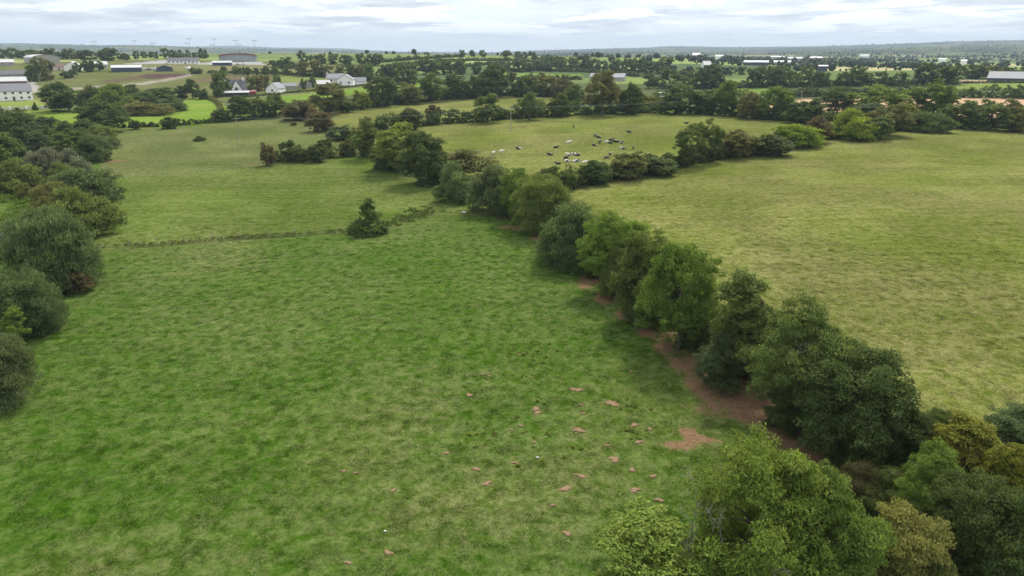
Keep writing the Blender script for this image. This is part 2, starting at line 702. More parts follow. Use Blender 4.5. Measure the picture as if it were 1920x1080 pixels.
def clumps_for(kind, w, h, k, rng):
    out = []
    rw = w / 2
    if kind == 'dome':              # sallow: rounded, foliage to the ground
        for i in range(k):
            d = rand_dirs(1, rng)[0]
            d[2] = abs(d[2])
            q = rng.uniform(0.55, 0.86)
            r = rw * rng.uniform(0.22, 0.40)
            out.append((d[0] * rw * q * 0.86, d[1] * rw * q * 0.86, max(0.25 * h * rng.random(), d[2] * h * q * 0.92), r, min(1.0, h / w * 1.1)))
    elif kind == 'tree':            # clear stem, uneven round crown
        for i in range(k):
            d = rand_dirs(1, rng)[0]
            q = rng.uniform(0.45, 0.88)
            r = rw * rng.uniform(0.20, 0.42)
            zz = 0.54 * h + d[2] * 0.45 * h * q
            nar = 1 - 0.35 * max(0, (zz / h - 0.6) / 0.4)
            out.append((d[0] * rw * q * nar, d[1] * rw * q * nar, zz, r, 0.8))
    elif kind == 'haw':             # dense, leafy down to the base
        for i in range(k):
            d = rand_dirs(1, rng)[0]
            q = rng.uniform(0.45, 0.9)
            r = rw * rng.uniform(0.22, 0.42)
            out.append((d[0] * rw * q * 0.9, d[1] * rw * q * 0.9, max(0.08 * h, 0.43 * h + d[2] * 0.46 * h * q), r, 0.9))
    elif kind == 'airy':            # thin crown, tall
        for i in range(k):
            zz = rng.uniform(0.25, 0.97) * h
            a = rng.uniform(0, 6.28)
            q = rng.uniform(0.1, 0.9) * (1 - 0.45 * zz / h)
            out.append((math.cos(a) * rw * q, math.sin(a) * rw * q, zz, rw * rng.uniform(0.14, 0.27), 0.9))
    elif kind == 'poplar':          # narrow upright
        for i in range(k):
            zz = rng.uniform(0.06, 0.95) * h
            a = rng.uniform(0, 6.28)
            pr = min(1, zz / h * 5) * (1 - (zz / h) ** 2.2) + 0.12
            out.append((math.cos(a) * rw * .6 * pr, math.sin(a) * rw * .6 * pr, zz, rw * (.25 + .3 * pr), 1.3))
    elif kind == 'cone':            # spreading skirt below a narrow top
        for i in range(k):
            zz = rng.random() ** 1.5 * h * 0.92
            a = rng.uniform(0, 6.28)
            f = zz / h
            pr = (1 - f) ** 1.5 * 0.75 + 0.27 * (1 - 0.5 * f)
            q = rng.uniform(0.5, 0.95)
            out.append((math.cos(a) * rw * pr * q, math.sin(a) * rw * pr * q, zz, rw * (.16 + .12 * pr), 1.0))
    elif kind == 'plume':           # sprays standing out like shelves (golden cypress)
        for i in range(k):
            zz = rng.uniform(0.1, 0.96) * h
            a = rng.uniform(0, 6.28)
            pr = (1 - zz / h) ** 0.7 + 0.1
            q = rng.uniform(0.5, 1.0)
            out.append((math.cos(a) * rw * pr * q, math.sin(a) * rw * pr * q, zz, rw * rng.uniform(.16, .26), 0.55))
    return out


def proto(key, kind, w, h, k, n, size, style, seed, trunk=0.16, limbs=6, stems=1, per=9, rat=.40):
    rng = np.random.default_rng(seed)
    c = clumps_for(kind, w, h, k, rng)
    crown = foliage_mesh('crown', sprays(c, per, rng, rat), n, size, rng, style)
    co = np.empty(len(crown.vertices) * 3, np.float32)
    crown.vertices.foreach_get('co', co)
    co = co.reshape(-1, 3)
    lo = np.percentile(co, 1.0, axis=0)
    hi = np.percentile(co, 99.0, axis=0)
    wood = wood_mesh('trunk', c, h, w, rng, trunk, limbs, stems)
    PROTO.setdefault(key, []).append((crown, wood, float((hi[0] - lo[0] + hi[1] - lo[1]) / 2), float(hi[2])))


for i in range(2):
    proto('sallow_near', 'dome', 7.5, 5.2, 75, 66000, 0.20, 'brush', 100 + i, .10, 6, 4, 6, .46)
    proto('ash_near', 'tree', 8.5, 8.0, 58, 68000, 0.185, 'ash', 110 + i, .20, 18, 1, 10, .36)
    proto('haw_near', 'haw', 8.0, 8.0, 60, 72000, 0.165, 'round', 120 + i, .18, 8, 2, 9, .38)
proto('airy_near', 'airy', 6.0, 8.5, 70, 26000, 0.18, 'ash', 130, .13, 16, 2)
proto('plume_near', 'plume', 5.0, 6.0, 130, 36000, 0.18, 'ash', 131, .13, 5, 1)
for i in range(3):
    proto('sallow', 'dome', 8.0, 5.6, 44, 13000, 0.40, 'brush', 140 + i, .10, 4, 3, 5, .48)
    proto('ash', 'tree', 9.0, 9.0, 32, 11000, 0.44, 'ash', 150 + i, .22, 9, 1, 7, .42)
    proto('haw', 'haw', 7.0, 6.0, 34, 11000, 0.36, 'round', 160 + i, .16, 5, 2, 6, .44)
    proto('oak', 'tree', 11.0, 10.0, 36, 12000, 0.46, 'round', 170 + i, .32, 9, 1, 7, .42)
proto('cone', 'cone', 7.5, 6.2, 90, 11000, 0.33, 'round', 180, .15, 4, 1)
for i in range(3):
    proto('far_round', 'haw', 11.0, 10.5, 24, 2000, 1.05, 'round', 190 + i, .3, 4, 1, 5, .45)
    proto('far_bush', 'haw', 9.0, 6.5, 18, 1700, 0.95, 'round', 200 + i, .2, 2, 1, 5, .45)
proto('poplar', 'poplar', 6.0, 14.0, 30, 1800, 1.0, 'round', 210, .25, 2, 1)

GREEN = {
    'sallow': (0.116, 0.156, 0.058), 'sallow_g': (0.145, 0.190, 0.052), 'ash': (0.122, 0.182, 0.036),
    'ash_l': (0.148, 0.222, 0.040), 'dark': (0.084, 0.116, 0.034), 'mid': (0.106, 0.146, 0.038),
    'olive': (0.142, 0.152, 0.045), 'rust': (0.138, 0.126, 0.048), 'gold': (0.168, 0.190, 0.030),
    'yellow': (0.205, 0.218, 0.060), 'lime': (0.168, 0.225, 0.040), 'blue': (0.090, 0.122, 0.050), 'silver': (0.170, 0.190, 0.110),
}
TREES = []


def jit(c, a=0.08):
    f = 1 + random.uniform(-a, a)
    return tuple(max(0.005, x * f * (1 + random.uniform(-a, a) * 0.5)) for x in c) + (1.0,)


def plant(name, key, colour, p, w, h, label, cat, group=None, rz=None, var=None):
    v = PROTO[key]
    cr, wd, pw, ph = v[random.randrange(len(v)) if var is None else var % len(v)]
    e = empty(name, (p[0], p[1], p[2] - 0.05), random.uniform(0, 6.28) if rz is None else rz)
    tag(e, label, cat, group)
    if key in ('ash_near', 'haw_near'):
        w *= 0.92
    s = (w / pw, w / pw, h / ph)
    c = jit(tuple(v_ * 1.12 for v_ in GREEN[colour]))
    o = obj('crown', cr, e, scale=s)
    o.color = c
    obj('trunk', wd, e, scale=s)
    TREES.append((p[0], p[1], w))
    return e


def tree_px(name, key, colour, x0, x1, y0, y1, label, group=None, cat=None, tmax=None, var=None):
    p, w, h = fit((x0 + x1) / 2, y0, y1, x1 - x0, tmax)
    if key in ('ash', 'oak', 'sallow', 'haw') and depth(p) > 520:
        key = {'ash': 'far_round', 'oak': 'far_round', 'sallow': 'far_bush', 'haw': 'far_bush'}[key]
    return plant(name, key, colour, p, w, h, label, cat or ('bush' if 'bush' in name or 'shrub' in name else 'tree'), group, var=var)

# ================================================================== THE GROUND
HEDGE_C = [(1700, 960), (1640, 880), (1560, 810), (1470, 745), (1390, 690), (1290, 610), (1190, 545), (1090, 485), (1000, 425), (905, 375), (805, 333), (725, 297), (670, 278)]
HEDGE_R = [(1040, 362), (1100, 350), (1150, 340), (1230, 325), (1310, 306), (1400, 291), (1480, 274), (1540, 262), (1640, 251), (1700, 245), (1775, 238)]
HEDGE_F = [(700, 247), (785, 238), (880, 230), (960, 224), (1080, 217), (1200, 213), (1300, 214), (1400, 221), (1500, 230)]
HEDGE_RF = [(1500, 230), (1600, 226), (1700, 226), (1775, 236), (1920, 243), (2150, 255)]

FIELDS = [
    # name, colour (linear albedo), pixel outline, plainness
    ('rough_pasture', (0.100, 0.118, 0.036), [(-200, 260), (-200, 120), (60, 118), (240, 112), (420, 112), (700, 120), (700, 170), (470, 190), (420, 190), (330, 185), (100, 207), (0, 230)], 0),
    ('grass_field', (0.112, 0.134, 0.027), [(1700, 1000)] + HEDGE_C[1:9] + HEDGE_R + [(1920, 243), (2300, 258), (2900, 420), (2900, 1300), (1900, 1300)], 0),
    ('grass_field', (0.112, 0.136, 0.028), HEDGE_R[:7] + [(1520, 245), (1500, 232)] + HEDGE_F[::-1] + HEDGE_C[-1:6:-1], 0),
    ('grass_field', (0.130, 0.148, 0.036), [(605, 213), (720, 199), (840, 187), (960, 180), (1035, 182), (1075, 195), (1080, 217), (960, 224), (880, 230), (785, 238), (700, 247), (650, 248), (620, 238)], 0.5),
    ('grass_field', (0.094, 0.116, 0.034), [(180, 325), (190, 300), (215, 243), (410, 232), (535, 216), (615, 245), (660, 262), (690, 290), (500, 308), (350, 328), (190, 333)], 0.2),
    ('grass_field', (0.078, 0.116, 0.020), [(180, 462), (175, 400), (190, 333), (350, 328), (500, 308), (690, 290), (725, 297), (805, 333), (905, 375), (960, 400), (820, 408), (660, 432), (420, 447)], 0.1),
    ('bright_meadow', (0.135, 0.205, 0.025), [(10, 208), (100, 206), (178, 205), (180, 215), (150, 243), (60, 245), (20, 225)], 0.5),  # meadow outlines given a brighter green base colour than neighbouring fields
    ('bright_meadow', (0.125, 0.205, 0.022), [(225, 214), (322, 206), (350, 183), (395, 182), (425, 200), (412, 229), (300, 237), (212, 243)], 0.6),
    ('bright_meadow', (0.120, 0.200, 0.028), [(480, 201), (470, 189), (530, 180), (600, 173), (692, 162), (800, 155), (800, 163), (690, 173), (600, 187)], 0.7),
    ('bright_meadow', (0.110, 0.165, 0.030), [(500, 214), (520, 206), (600, 192), (700, 180), (700, 196), (605, 210)], 0.4),
    ('grass_field', (0.150, 0.185, 0.048), [(522, 152), (526, 142), (560, 140), (622, 143), (612, 155), (560, 160)], 0.8),
    ('stubble_field', (0.42, 0.29, 0.17), [(1380, 206), (1470, 192), (1500, 187), (1600, 182), (1720, 181), (1920, 185), (2200, 192), (2200, 225), (1770, 224), (1600, 212), (1470, 208)], 1.0),
    ('bright_meadow', (0.120, 0.185, 0.034), [(1340, 175), (1350, 166), (1450, 165), (1455, 173), (1400, 178)], 0.8),
    ('bright_meadow', (0.150, 0.205, 0.045), [(1760, 166), (1770, 157), (1920, 155), (2100, 156), (2100, 169), (1900, 167)], 0.8),
    ('stubble_field', (0.36, 0.26, 0.17), [(1790, 156), (1800, 150), (1870, 149), (1862, 156)], 1.0),
    ('bright_meadow', (0.125, 0.195, 0.040), [(930, 143), (945, 136), (1000, 137), (1090, 139), (1090, 148), (1000, 148), (960, 146)], 0.8),
    ('bright_meadow', (0.155, 0.210, 0.050), [(1130, 150), (1125, 140), (1170, 142), (1212, 150), (1205, 157), (1150, 157)], 0.8),
    ('sports_pitch', (0.145, 0.150, 0.060), [(255, 135), (250, 124), (300, 119), (500, 121), (620, 124), (640, 132), (500, 136), (380, 133)], 0.6),
    ('tarmac_yard', (0.30, 0.30, 0.30), [(225, 121), (300, 113.5), (330, 113.5), (310, 119), (290, 120)], 1.0),
    ('tarmac_yard', (0.30, 0.30, 0.30), [(430, 121), (405, 122), (370, 121), (372, 117.5), (490, 115.5), (495, 121)], 1.0),
    ('ploughed_patch', (0.085, 0.055, 0.045), [(262, 147), (272, 139), (320, 137.5), (352, 138.5), (335, 146), (300, 148)], 1.0),
    ('gravel_track', (0.26, 0.235, 0.185), [(120, 166), (190, 160), (270, 155), (300, 149), (345, 142), (362, 136), (372, 137), (350, 144), (310, 152), (280, 158), (200, 163), (130, 170)], 1.0),
    ('rough_pasture', (0.105, 0.085, 0.045), [(185, 153), (265, 140), (262, 149), (200, 157)], 0.4),
    ('rough_pasture', (0.115, 0.098, 0.046), [(345, 152), (400, 141), (520, 144), (500, 152), (420, 158)], 0.4),
    ('farmyard', (0.30, 0.28, 0.25), [(-60, 172), (-60, 157), (60, 152), (70, 160), (70, 175)], 1.0),
    ('garden', (0.17, 0.215, 0.05), [(-60, 206), (-60, 192), (70, 187), (90, 200), (60, 204)], 0.7),
]
MUD = [  # bare trampled earth: px, py, radius along view x, along y (metres), strength
    (1385, 740, 2.6, 3.6, 1.0), (1420, 775, 2.4, 2.6, 1.0), (1480, 815, 2.2, 2.4, 0.9), (1530, 850, 2.0, 2.5, 0.85), (1340, 770, 2.0, 1.6, .62),
    (1275, 838, 1.2, .75, 1.0), (1310, 822, 1.4, .6, .9), (1290, 806, .9, .5, .85), (1350, 822, 1.2, .6, .6),
    (1330, 710, 1.6, 2.2, .72), (1300, 670, 1.5, 2.2, .68), (1255, 630, 1.4, 2.4, .75), (1210, 598, 1.4, 2.2, .62),
    (1150, 555, 1.6, 2.6, .85), (1110, 522, 1.7, 2.6, .85), (1070, 535, 3.2, .9, .6), (1030, 545, 2.6, .6, .45),
    (1020, 447, 2.2, 2.6, .9), (985, 428, 2.4, 2.2, .95), (950, 425, 1.8, 1.4, .8), (945, 410, 1.3, 2.0, .7),
    (1075, 495, 1.6, 2.4, .7), (200, 301, 5.5, 2.2, 1.0), (475, 311, 3.2, 1.3, .8), (645, 241, 4.0, 2.0, .6), (612, 243, 3.5, 1.5, .5), (195, 272, 4, 1, .7),
    (1062, 500, 1.15, 1.8, .86), (1097, 535, 1.15, 1.8, .86), (1132, 562, 1.15, 1.8, .86), (1172, 592, 1.15, 1.8, .86), (1210, 622, 1.15, 1.8, .86), (1244, 652, 1.15, 1.8, .86), (1277, 685, 1.15, 1.8, .86), (1302, 715, 1.15, 1.8, .86), (1327, 745, 1.15, 1.8, .86),
    (1645, 512, 1.3, .8, .62), (1700, 640, 1.6, .6, .52), (1660, 615, 1.5, .5, .5), (1580, 545, 1.4, .5, .48), (1735, 555, 2.0, .7, .5), (1790, 690, 1.4, .6, .46),
    (1550, 395, 2, .8, .45), (1320, 470, 1.6, .7, .45), (1860, 600, 2, .7, .46), (1600, 590, 1.4, .5, .45),
]
DITCH = [(175, 463), (300, 457), (420, 447), (540, 440), (660, 431), (760, 412), (830, 395)]
RIDGE = [(185, 334), (330, 328), (470, 312)]


def w2(pts):
    return np.array([tuple(G(*p))[:2] for p in pts])


def pip(x, y, poly):
    ins = np.zeros(x.shape, bool)
    n = len(poly)
    j = n - 1
    for i in range(n):
        xi, yi = poly[i]
        xj, yj = poly[j]
        c = ((yi > y) != (yj > y)) & (x < (xj - xi) * (y - yi) / (yj - yi + 1e-12) + xi)
        ins ^= c
        j = i
    return ins


def dist_line(x, y, L):
    best = np.full(x.shape, 1e9)
    for a, b in zip(L[:-1], L[1:]):
        ab = b - a
        t = np.clip(((x - a[0]) * ab[0] + (y - a[1]) * ab[1]) / (ab @ ab), 0, 1)
        best = np.minimum(best, np.hypot(x - a[0] - t * ab[0], y - a[1] - t * ab[1]))
    return best


def far_cells(x, y):
    """patchwork of small fields: jittered cells, returns (cell hash, distance to cell edge in metres)"""
    S = 190.0
    gx = x / S + 0.15 * np.sin(y / 700.0)
    gy = y / (S * 0.8) + 0.2 * np.sin(x / 520.0)
    ix, iy = np.floor(gx).astype(np.int64), np.floor(gy).astype(np.int64)
    d1 = np.full(x.shape, 1e9)
    d2 = np.full(x.shape, 1e9)
    hid = np.zeros(x.shape)
    for ox in (-1, 0, 1):
        for oy in (-1, 0, 1):
            a, b = ix + ox, iy + oy
            n = (a * 73856093 ^ b * 19349663) & 0x7fffffff
            n = ((n ^ (n >> 13)) * 1274126177) & 0x7fffffff
            jx = ((n >> 4) & 1023) / 1023.0
            jy = ((n >> 15) & 1023) / 1023.0
            hh = ((n >> 7) & 4095) / 4095.0
            dd = np.hypot(gx - a - 0.1 - 0.8 * jx, gy - b - 0.1 - 0.8 * jy)
            new = dd < d1
            d2 = np.where(new, d1, np.minimum(d2, dd))
            hid = np.where(new, hh, hid)
            d1 = np.where(new, dd, d1)
    return hid, (d2 - d1) * S * 0.5


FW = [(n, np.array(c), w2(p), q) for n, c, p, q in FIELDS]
DITCH_W = w2(DITCH)
RIDGE_W = w2(RIDGE)
MUDW = [(G(a, b), rx, ry, s) for a, b, rx, ry, s in MUD]


def sward(x, y):
    """field colour, bare-earth mask, plainness, field index at world points"""
    d = np.hypot(x, y)
    hid, edge = far_cells(x, y)
    col = np.empty(x.shape + (3,))
    col[:] = (0.051, 0.099, 0.0125)
    pal = np.array([(0.10, 0.135, 0.04), (0.075, 0.105, 0.034), (0.13, 0.175, 0.05), (0.062, 0.088, 0.036), (0.15, 0.185, 0.065), (0.05, 0.075, 0.03), (0.24, 0.22, 0.11), (0.09, 0.125, 0.04)])
    fc = pal[np.clip((hid * 8).astype(int), 0, 7)] * (1.45 - 0.85 * sstep(1800, 4200, d))[..., None]
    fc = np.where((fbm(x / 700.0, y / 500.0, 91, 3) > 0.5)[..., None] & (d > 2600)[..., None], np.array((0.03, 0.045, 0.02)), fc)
    rough = np.array((0.075, 0.095, 0.038))
    k = sstep(560, 640, d)[..., None]
    k0 = sstep(330, 400, d)[..., None]
    col = col * (1 - k0) + rough * k0
    col = col * (1 - k) + fc * k
    plain = 0.7 * k[..., 0]
    fid = np.full(x.shape, -1)
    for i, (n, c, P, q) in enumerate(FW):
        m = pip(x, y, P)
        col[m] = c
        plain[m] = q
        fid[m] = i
    # drier, yellower sweep in the near field and a richer middle
    near = fid == -1
    dd = fbm(x / 26.0, y / 26.0, 77, 3)
    tone = sstep(0.42, 0.62, dd)
    col = np.where((near & (d < 330))[..., None], col * (1 - 0.45 * tone[..., None]) + np.array((0.110, 0.128, 0.034)) * 0.45 * tone[..., None], col)
    t2 = sstep(0.38, 0.6, fbm(x / 14.0 + 5, y / 14.0, 31, 3))
    fieldish = (fid >= 1) & (fid <= 5)
    col = np.where(fieldish[..., None], col * (0.9 + 0.22 * t2[..., None]) * np.array((1, 1, 1)), col)
    # damp rough grass along the ditch and the old furrow
    dl = dist_line(x, y, DITCH_W)
    w = np.exp(-(dl / 0.75) ** 2)[..., None]
    col = col * (1 - 0.75 * w) + np.array((0.045, 0.05, 0.022)) * 0.75 * w
    w = np.exp(-((dl - 2.2) / 1.6) ** 2)[..., None]
    col = col * (1 - 0.4 * w) + np.array((0.10, 0.13, 0.035)) * 0.4 * w
    dl2 = dist_line(x, y, RIDGE_W)
    w = np.exp(-(dl2 / 1.2) ** 2)[..., None]
    col = col * (1 - 0.5 * w) + np.array((0.045, 0.085, 0.02)) * 0.5 * w
    mud = np.zeros(x.shape)
    for p, rx, ry, s in MUDW:
        q = np.hypot((x - p[0]) / rx, (y - p[1]) / ry)
        mud = np.maximum(mud, s * np.clip(1.35 - 0.75 * q, 0, 1))
    return col, mud, plain, fid


def build_ground():
    NR, NA = 500, 460
    oy = -45.0
    r = np.geomspace(22, 15500, NR)
    a = np.linspace(-math.radians(64), math.radians(64), NA)
    rr, aa = np.meshgrid(r, a, indexing='ij')
    x = (rr * np.sin(aa))
    y = (rr * np.cos(aa)) + oy
    z = H(x, y)
    dl = dist_line(x, y, DITCH_W)
    z = z - 0.45 * np.exp(-(dl / 0.8) ** 2)
    # tussocky unevenness of the sward
    d = np.hypot(x, y)
    z = z + (fbm(x / 1.7, y / 1.7, 3, 3) - 0.45) * 0.09 * (1 - sstep(120, 260, d))
    col, mud, plain, fid = sward(x, y)
    V = np.stack([x, y, z], -1).reshape(-1, 3)
    i, j = np.meshgrid(np.arange(NR - 1), np.arange(NA - 1), indexing='ij')
    v00 = i * NA + j
    F = np.stack([v00, v00 + 1, v00 + NA + 1, v00 + NA], -1).reshape(-1, 4)[:, ::-1]
    ff = fid.reshape(-1)[F[:, 0]]
    nv = len(V)
    colf, mudf, plf = col.reshape(-1, 3), mud.reshape(-1), plain.reshape(-1)
    for k in range(-1, len(FW)):
        sel = F[ff == k]
        if len(sel) < 2:
            continue
        u, inv = np.unique(sel, return_inverse=True)
        name = 'ground' if k < 0 else FW[k][0]
        me = mesh_np(name, V[u], inv.reshape(sel.shape), {'Col': colf[u], 'mud': mudf[u], 'plain': plf[u]}, (M_ground,), True)
        o = obj(name, me)
        tag(o, kind='structure')


build_ground()


# ------------------------------------------------------------------ grass tufts (uncountable)
def tuft_mesh(seed, n, rad, hgt):
    rng = np.random.default_rng(seed)
    a = rng.uniform(0, 6.28, n)
    q = np.sqrt(rng.random(n)) * rad
    bx, by = np.cos(a) * q, np.sin(a) * q
    hh = hgt * rng.uniform(0.45, 1.2, n) * (1 - 0.55 * (q / rad) ** 2)
    la = rng.uniform(0, 6.28, n)
    ln = rng.uniform(0.4, 1.6, n) * hh
    ta = rng.uniform(0, 6.28, n)
    wd = rng.uniform(0.025, 0.055, n)
    V = np.zeros((n, 3, 3))
    V[:, 0] = np.stack([bx - np.cos(ta) * wd, by - np.sin(ta) * wd, np.full(n, -0.05)], 1)
    V[:, 1] = np.stack([bx + np.cos(ta) * wd, by + np.sin(ta) * wd, np.full(n, -0.05)], 1)
    V[:, 2] = np.stack([bx + np.cos(la) * ln, by + np.sin(la) * ln, hh], 1)
    return mesh_np('tuft', V.reshape(-1, 3), np.arange(n * 3).reshape(n, 3), {'tint': np.repeat(rng.random(n), 3)}, (M_tuft,))


def build_grass():
    pc = bpy.data.collections.new('tuft_shapes')
    for i in range(5):
        pc.objects.link(bpy.data.objects.new('tuft_%d' % i, tuft_mesh(300 + i, 90, 0.42 + 0.06 * i, 0.06 + 0.010 * i)))
    rng = np.random.default_rng(5)
    # even cover per unit of picture: denser near, thinning with distance
    n = 130000
    d = 22 + (rng.random(n) ** 0.9) * 150
    a = rng.uniform(-0.72, 0.72, n)
    x, y = d * np.sin(a), d * np.cos(a)
    col, mud, plain, fid = sward(x, y)
    dens = fbm(x / 0.65, y / 0.65, 13, 3)
    fade = 1 - sstep(90, 168, d)
    keep = (rng.random(n) < fade) & (mud + 0.3 * (rng.random(n) - .5) < 0.42) & (rng.random(n) < 0.16 + 0.45 * np.clip(dens - 0.3, 0, 1)) & (fid <= 5)
    x, y, col, dens, d = x[keep], y[keep], col[keep], dens[keep], d[keep]
    z = H(x, y) + (fbm(x / 1.7, y / 1.7, 3, 3) - 0.45) * 0.09
    m = len(x)
    me = bpy.data.meshes.new('grass')
    me.vertices.add(m)
    me.vertices.foreach_set('co', np.stack([x, y, z], 1).astype(np.float32).ravel())
    A = me.attributes.new('Col', 'FLOAT_COLOR', 'POINT')
    c4 = np.ones((m, 4), np.float32)
    c4[:, :3] = col
    A.data.foreach_set('color', c4.ravel())
    A = me.attributes.new('rot', 'FLOAT_VECTOR', 'POINT')
    rv = np.zeros((m, 3), np.float32)
    rv[:, 2] = rng.uniform(0, 6.28, m)
    A.data.foreach_set('vector', rv.ravel())
    A = me.attributes.new('size', 'FLOAT', 'POINT')
    A.data.foreach_set('value', (rng.uniform(0.55, 1.05, m) * (0.6 + 0.9 * dens)).astype(np.float32))
    o = obj('grass', me)
    tag(o, 'short tussocky pasture grass covering the near fields', 'grass', kind='stuff')
    ng = bpy.data.node_groups.new('grass_scatter', 'GeometryNodeTree')
    ng.interface.new_socket('Geometry', in_out='INPUT', socket_type='NodeSocketGeometry')
    ng.interface.new_socket('Geometry', in_out='OUTPUT', socket_type='NodeSocketGeometry')
    gi, go = ng.nodes.new('NodeGroupInput'), ng.nodes.new('NodeGroupOutput')
    ci = ng.nodes.new('GeometryNodeCollectionInfo')
    ci.inputs['Collection'].default_value = pc
    ci.inputs['Separate Children'].default_value = True
    ip = ng.nodes.new('GeometryNodeInstanceOnPoints')
    ip.inputs['Pick Instance'].default_value = True
    ra = ng.nodes.new('GeometryNodeInputNamedAttribute')
    ra.data_type = 'FLOAT_VECTOR'
    ra.inputs['Name'].default_value = 'rot'
    sa = ng.nodes.new('GeometryNodeInputNamedAttribute')
    sa.data_type = 'FLOAT'
    sa.inputs['Name'].default_value = 'size'
    K = ng.links.new
    K(gi.outputs[0], ip.inputs['Points'])
    K(ci.outputs[0], ip.inputs['Instance'])
    K(ra.outputs[0], ip.inputs['Rotation'])
    K(sa.outputs[0], ip.inputs['Scale'])
    K(ip.outputs[0], go.inputs[0])
    md = o.modifiers.new('scatter', 'NODES')
    md.node_group = ng


build_grass()


# ------------------------------------------------------------------ small bare scrapes in the near field
SCRAPES = [(1082, 731, 22), (1148, 757, 28), (1005, 767, 18), (1008, 774, 16), (880, 741, 16), (927, 814, 12), (1085, 807, 24), (893, 880, 16), (914, 906, 19), (965, 868, 12),
           (1089, 893, 20), (1060, 917, 24), (1151, 861, 24), (1190, 919, 20), (1236, 938, 16), (1093, 775, 10), (1198, 829, 17), (1138, 835, 12), (1185, 881, 14), (1224, 893, 14),
           (644, 884, 10), (668, 887, 10), (737, 920, 12), (728, 1036, 17), (652, 1056, 13), (1063, 1001, 18), (973, 665, 8), (917, 705, 8), (907, 702, 8), (1037, 948, 10),
           (837, 850, 13), (1190, 797, 18), (1218, 805, 12), (976, 799, 10), (957, 806, 8), (1002, 830, 8), (1090, 759, 10), (1183, 697, 8)]


def build_scrapes():
    rng = np.random.default_rng(8)
    for px, py, w in SCRAPES:
        p = G(px, py)
        r = w * depth(p) / FPX * 0.62
        V = [(0, 0, 0.025)]
        n = 22
        ph = rng.uniform(0, 6.28, 4)
        rad = []
        for k in range(n):
            a = 2 * math.pi * k / n
            f = 1 + 0.28 * math.sin(2 * a + ph[0]) + 0.2 * math.sin(3 * a + ph[1]) + 0.14 * math.sin(5 * a + ph[2]) + 0.1 * rng.normal()
            rad.append(max(0.35, f) * r)
        for ring, zz in ((0.6, 0.02), (1.0, -0.02)):
            for k in range(n):
                a = 2 * math.pi * k / n
                V.append((math.cos(a) * rad[k] * ring, math.sin(a) * rad[k] * ring * 0.72, zz + rng.normal() * 0.012))
        V = np.array(V)
        wx, wy = V[:, 0] + p[0], V[:, 1] + p[1]
        V[:, 2] += H(wx, wy) + (fbm(wx / 1.7, wy / 1.7, 3, 3) - 0.45) * 0.09 - p[2] + 0.04
        faces = [(0, 1 + k, 1 + (k + 1) % n) for k in range(n)]
        faces += [(1 + k, 1 + n + k, 1 + n + (k + 1) % n) for k in range(n)] + [(1 + k, 1 + n + (k + 1) % n, 1 + (k + 1) % n) for k in range(n)]
        o = obj('bare_soil', mesh_np('bare_soil', V, np.array(faces), {'edge': np.array([0.12] + [0.5] * n + [1.0] * n)}, (M_soil,), True), loc=tuple(p))
        tag(o, kind='structure')


build_scrapes()

# ================================================================== HEDGES
ORD = ['first', 'second', 'third', 'fourth', 'fifth', 'sixth', 'seventh', 'eighth', 'ninth', 'tenth', 'eleventh', 'twelfth', 'thirteenth', 'fourteenth', 'fifteenth', 'sixteenth', 'seventeenth', 'eighteenth', 'nineteenth', 'twentieth',
       'twenty-first', 'twenty-second', 'twenty-third', 'twenty-fourth', 'twenty-fifth', 'twenty-sixth', 'twenty-seventh', 'twenty-eighth', 'twenty-ninth', 'thirtieth']


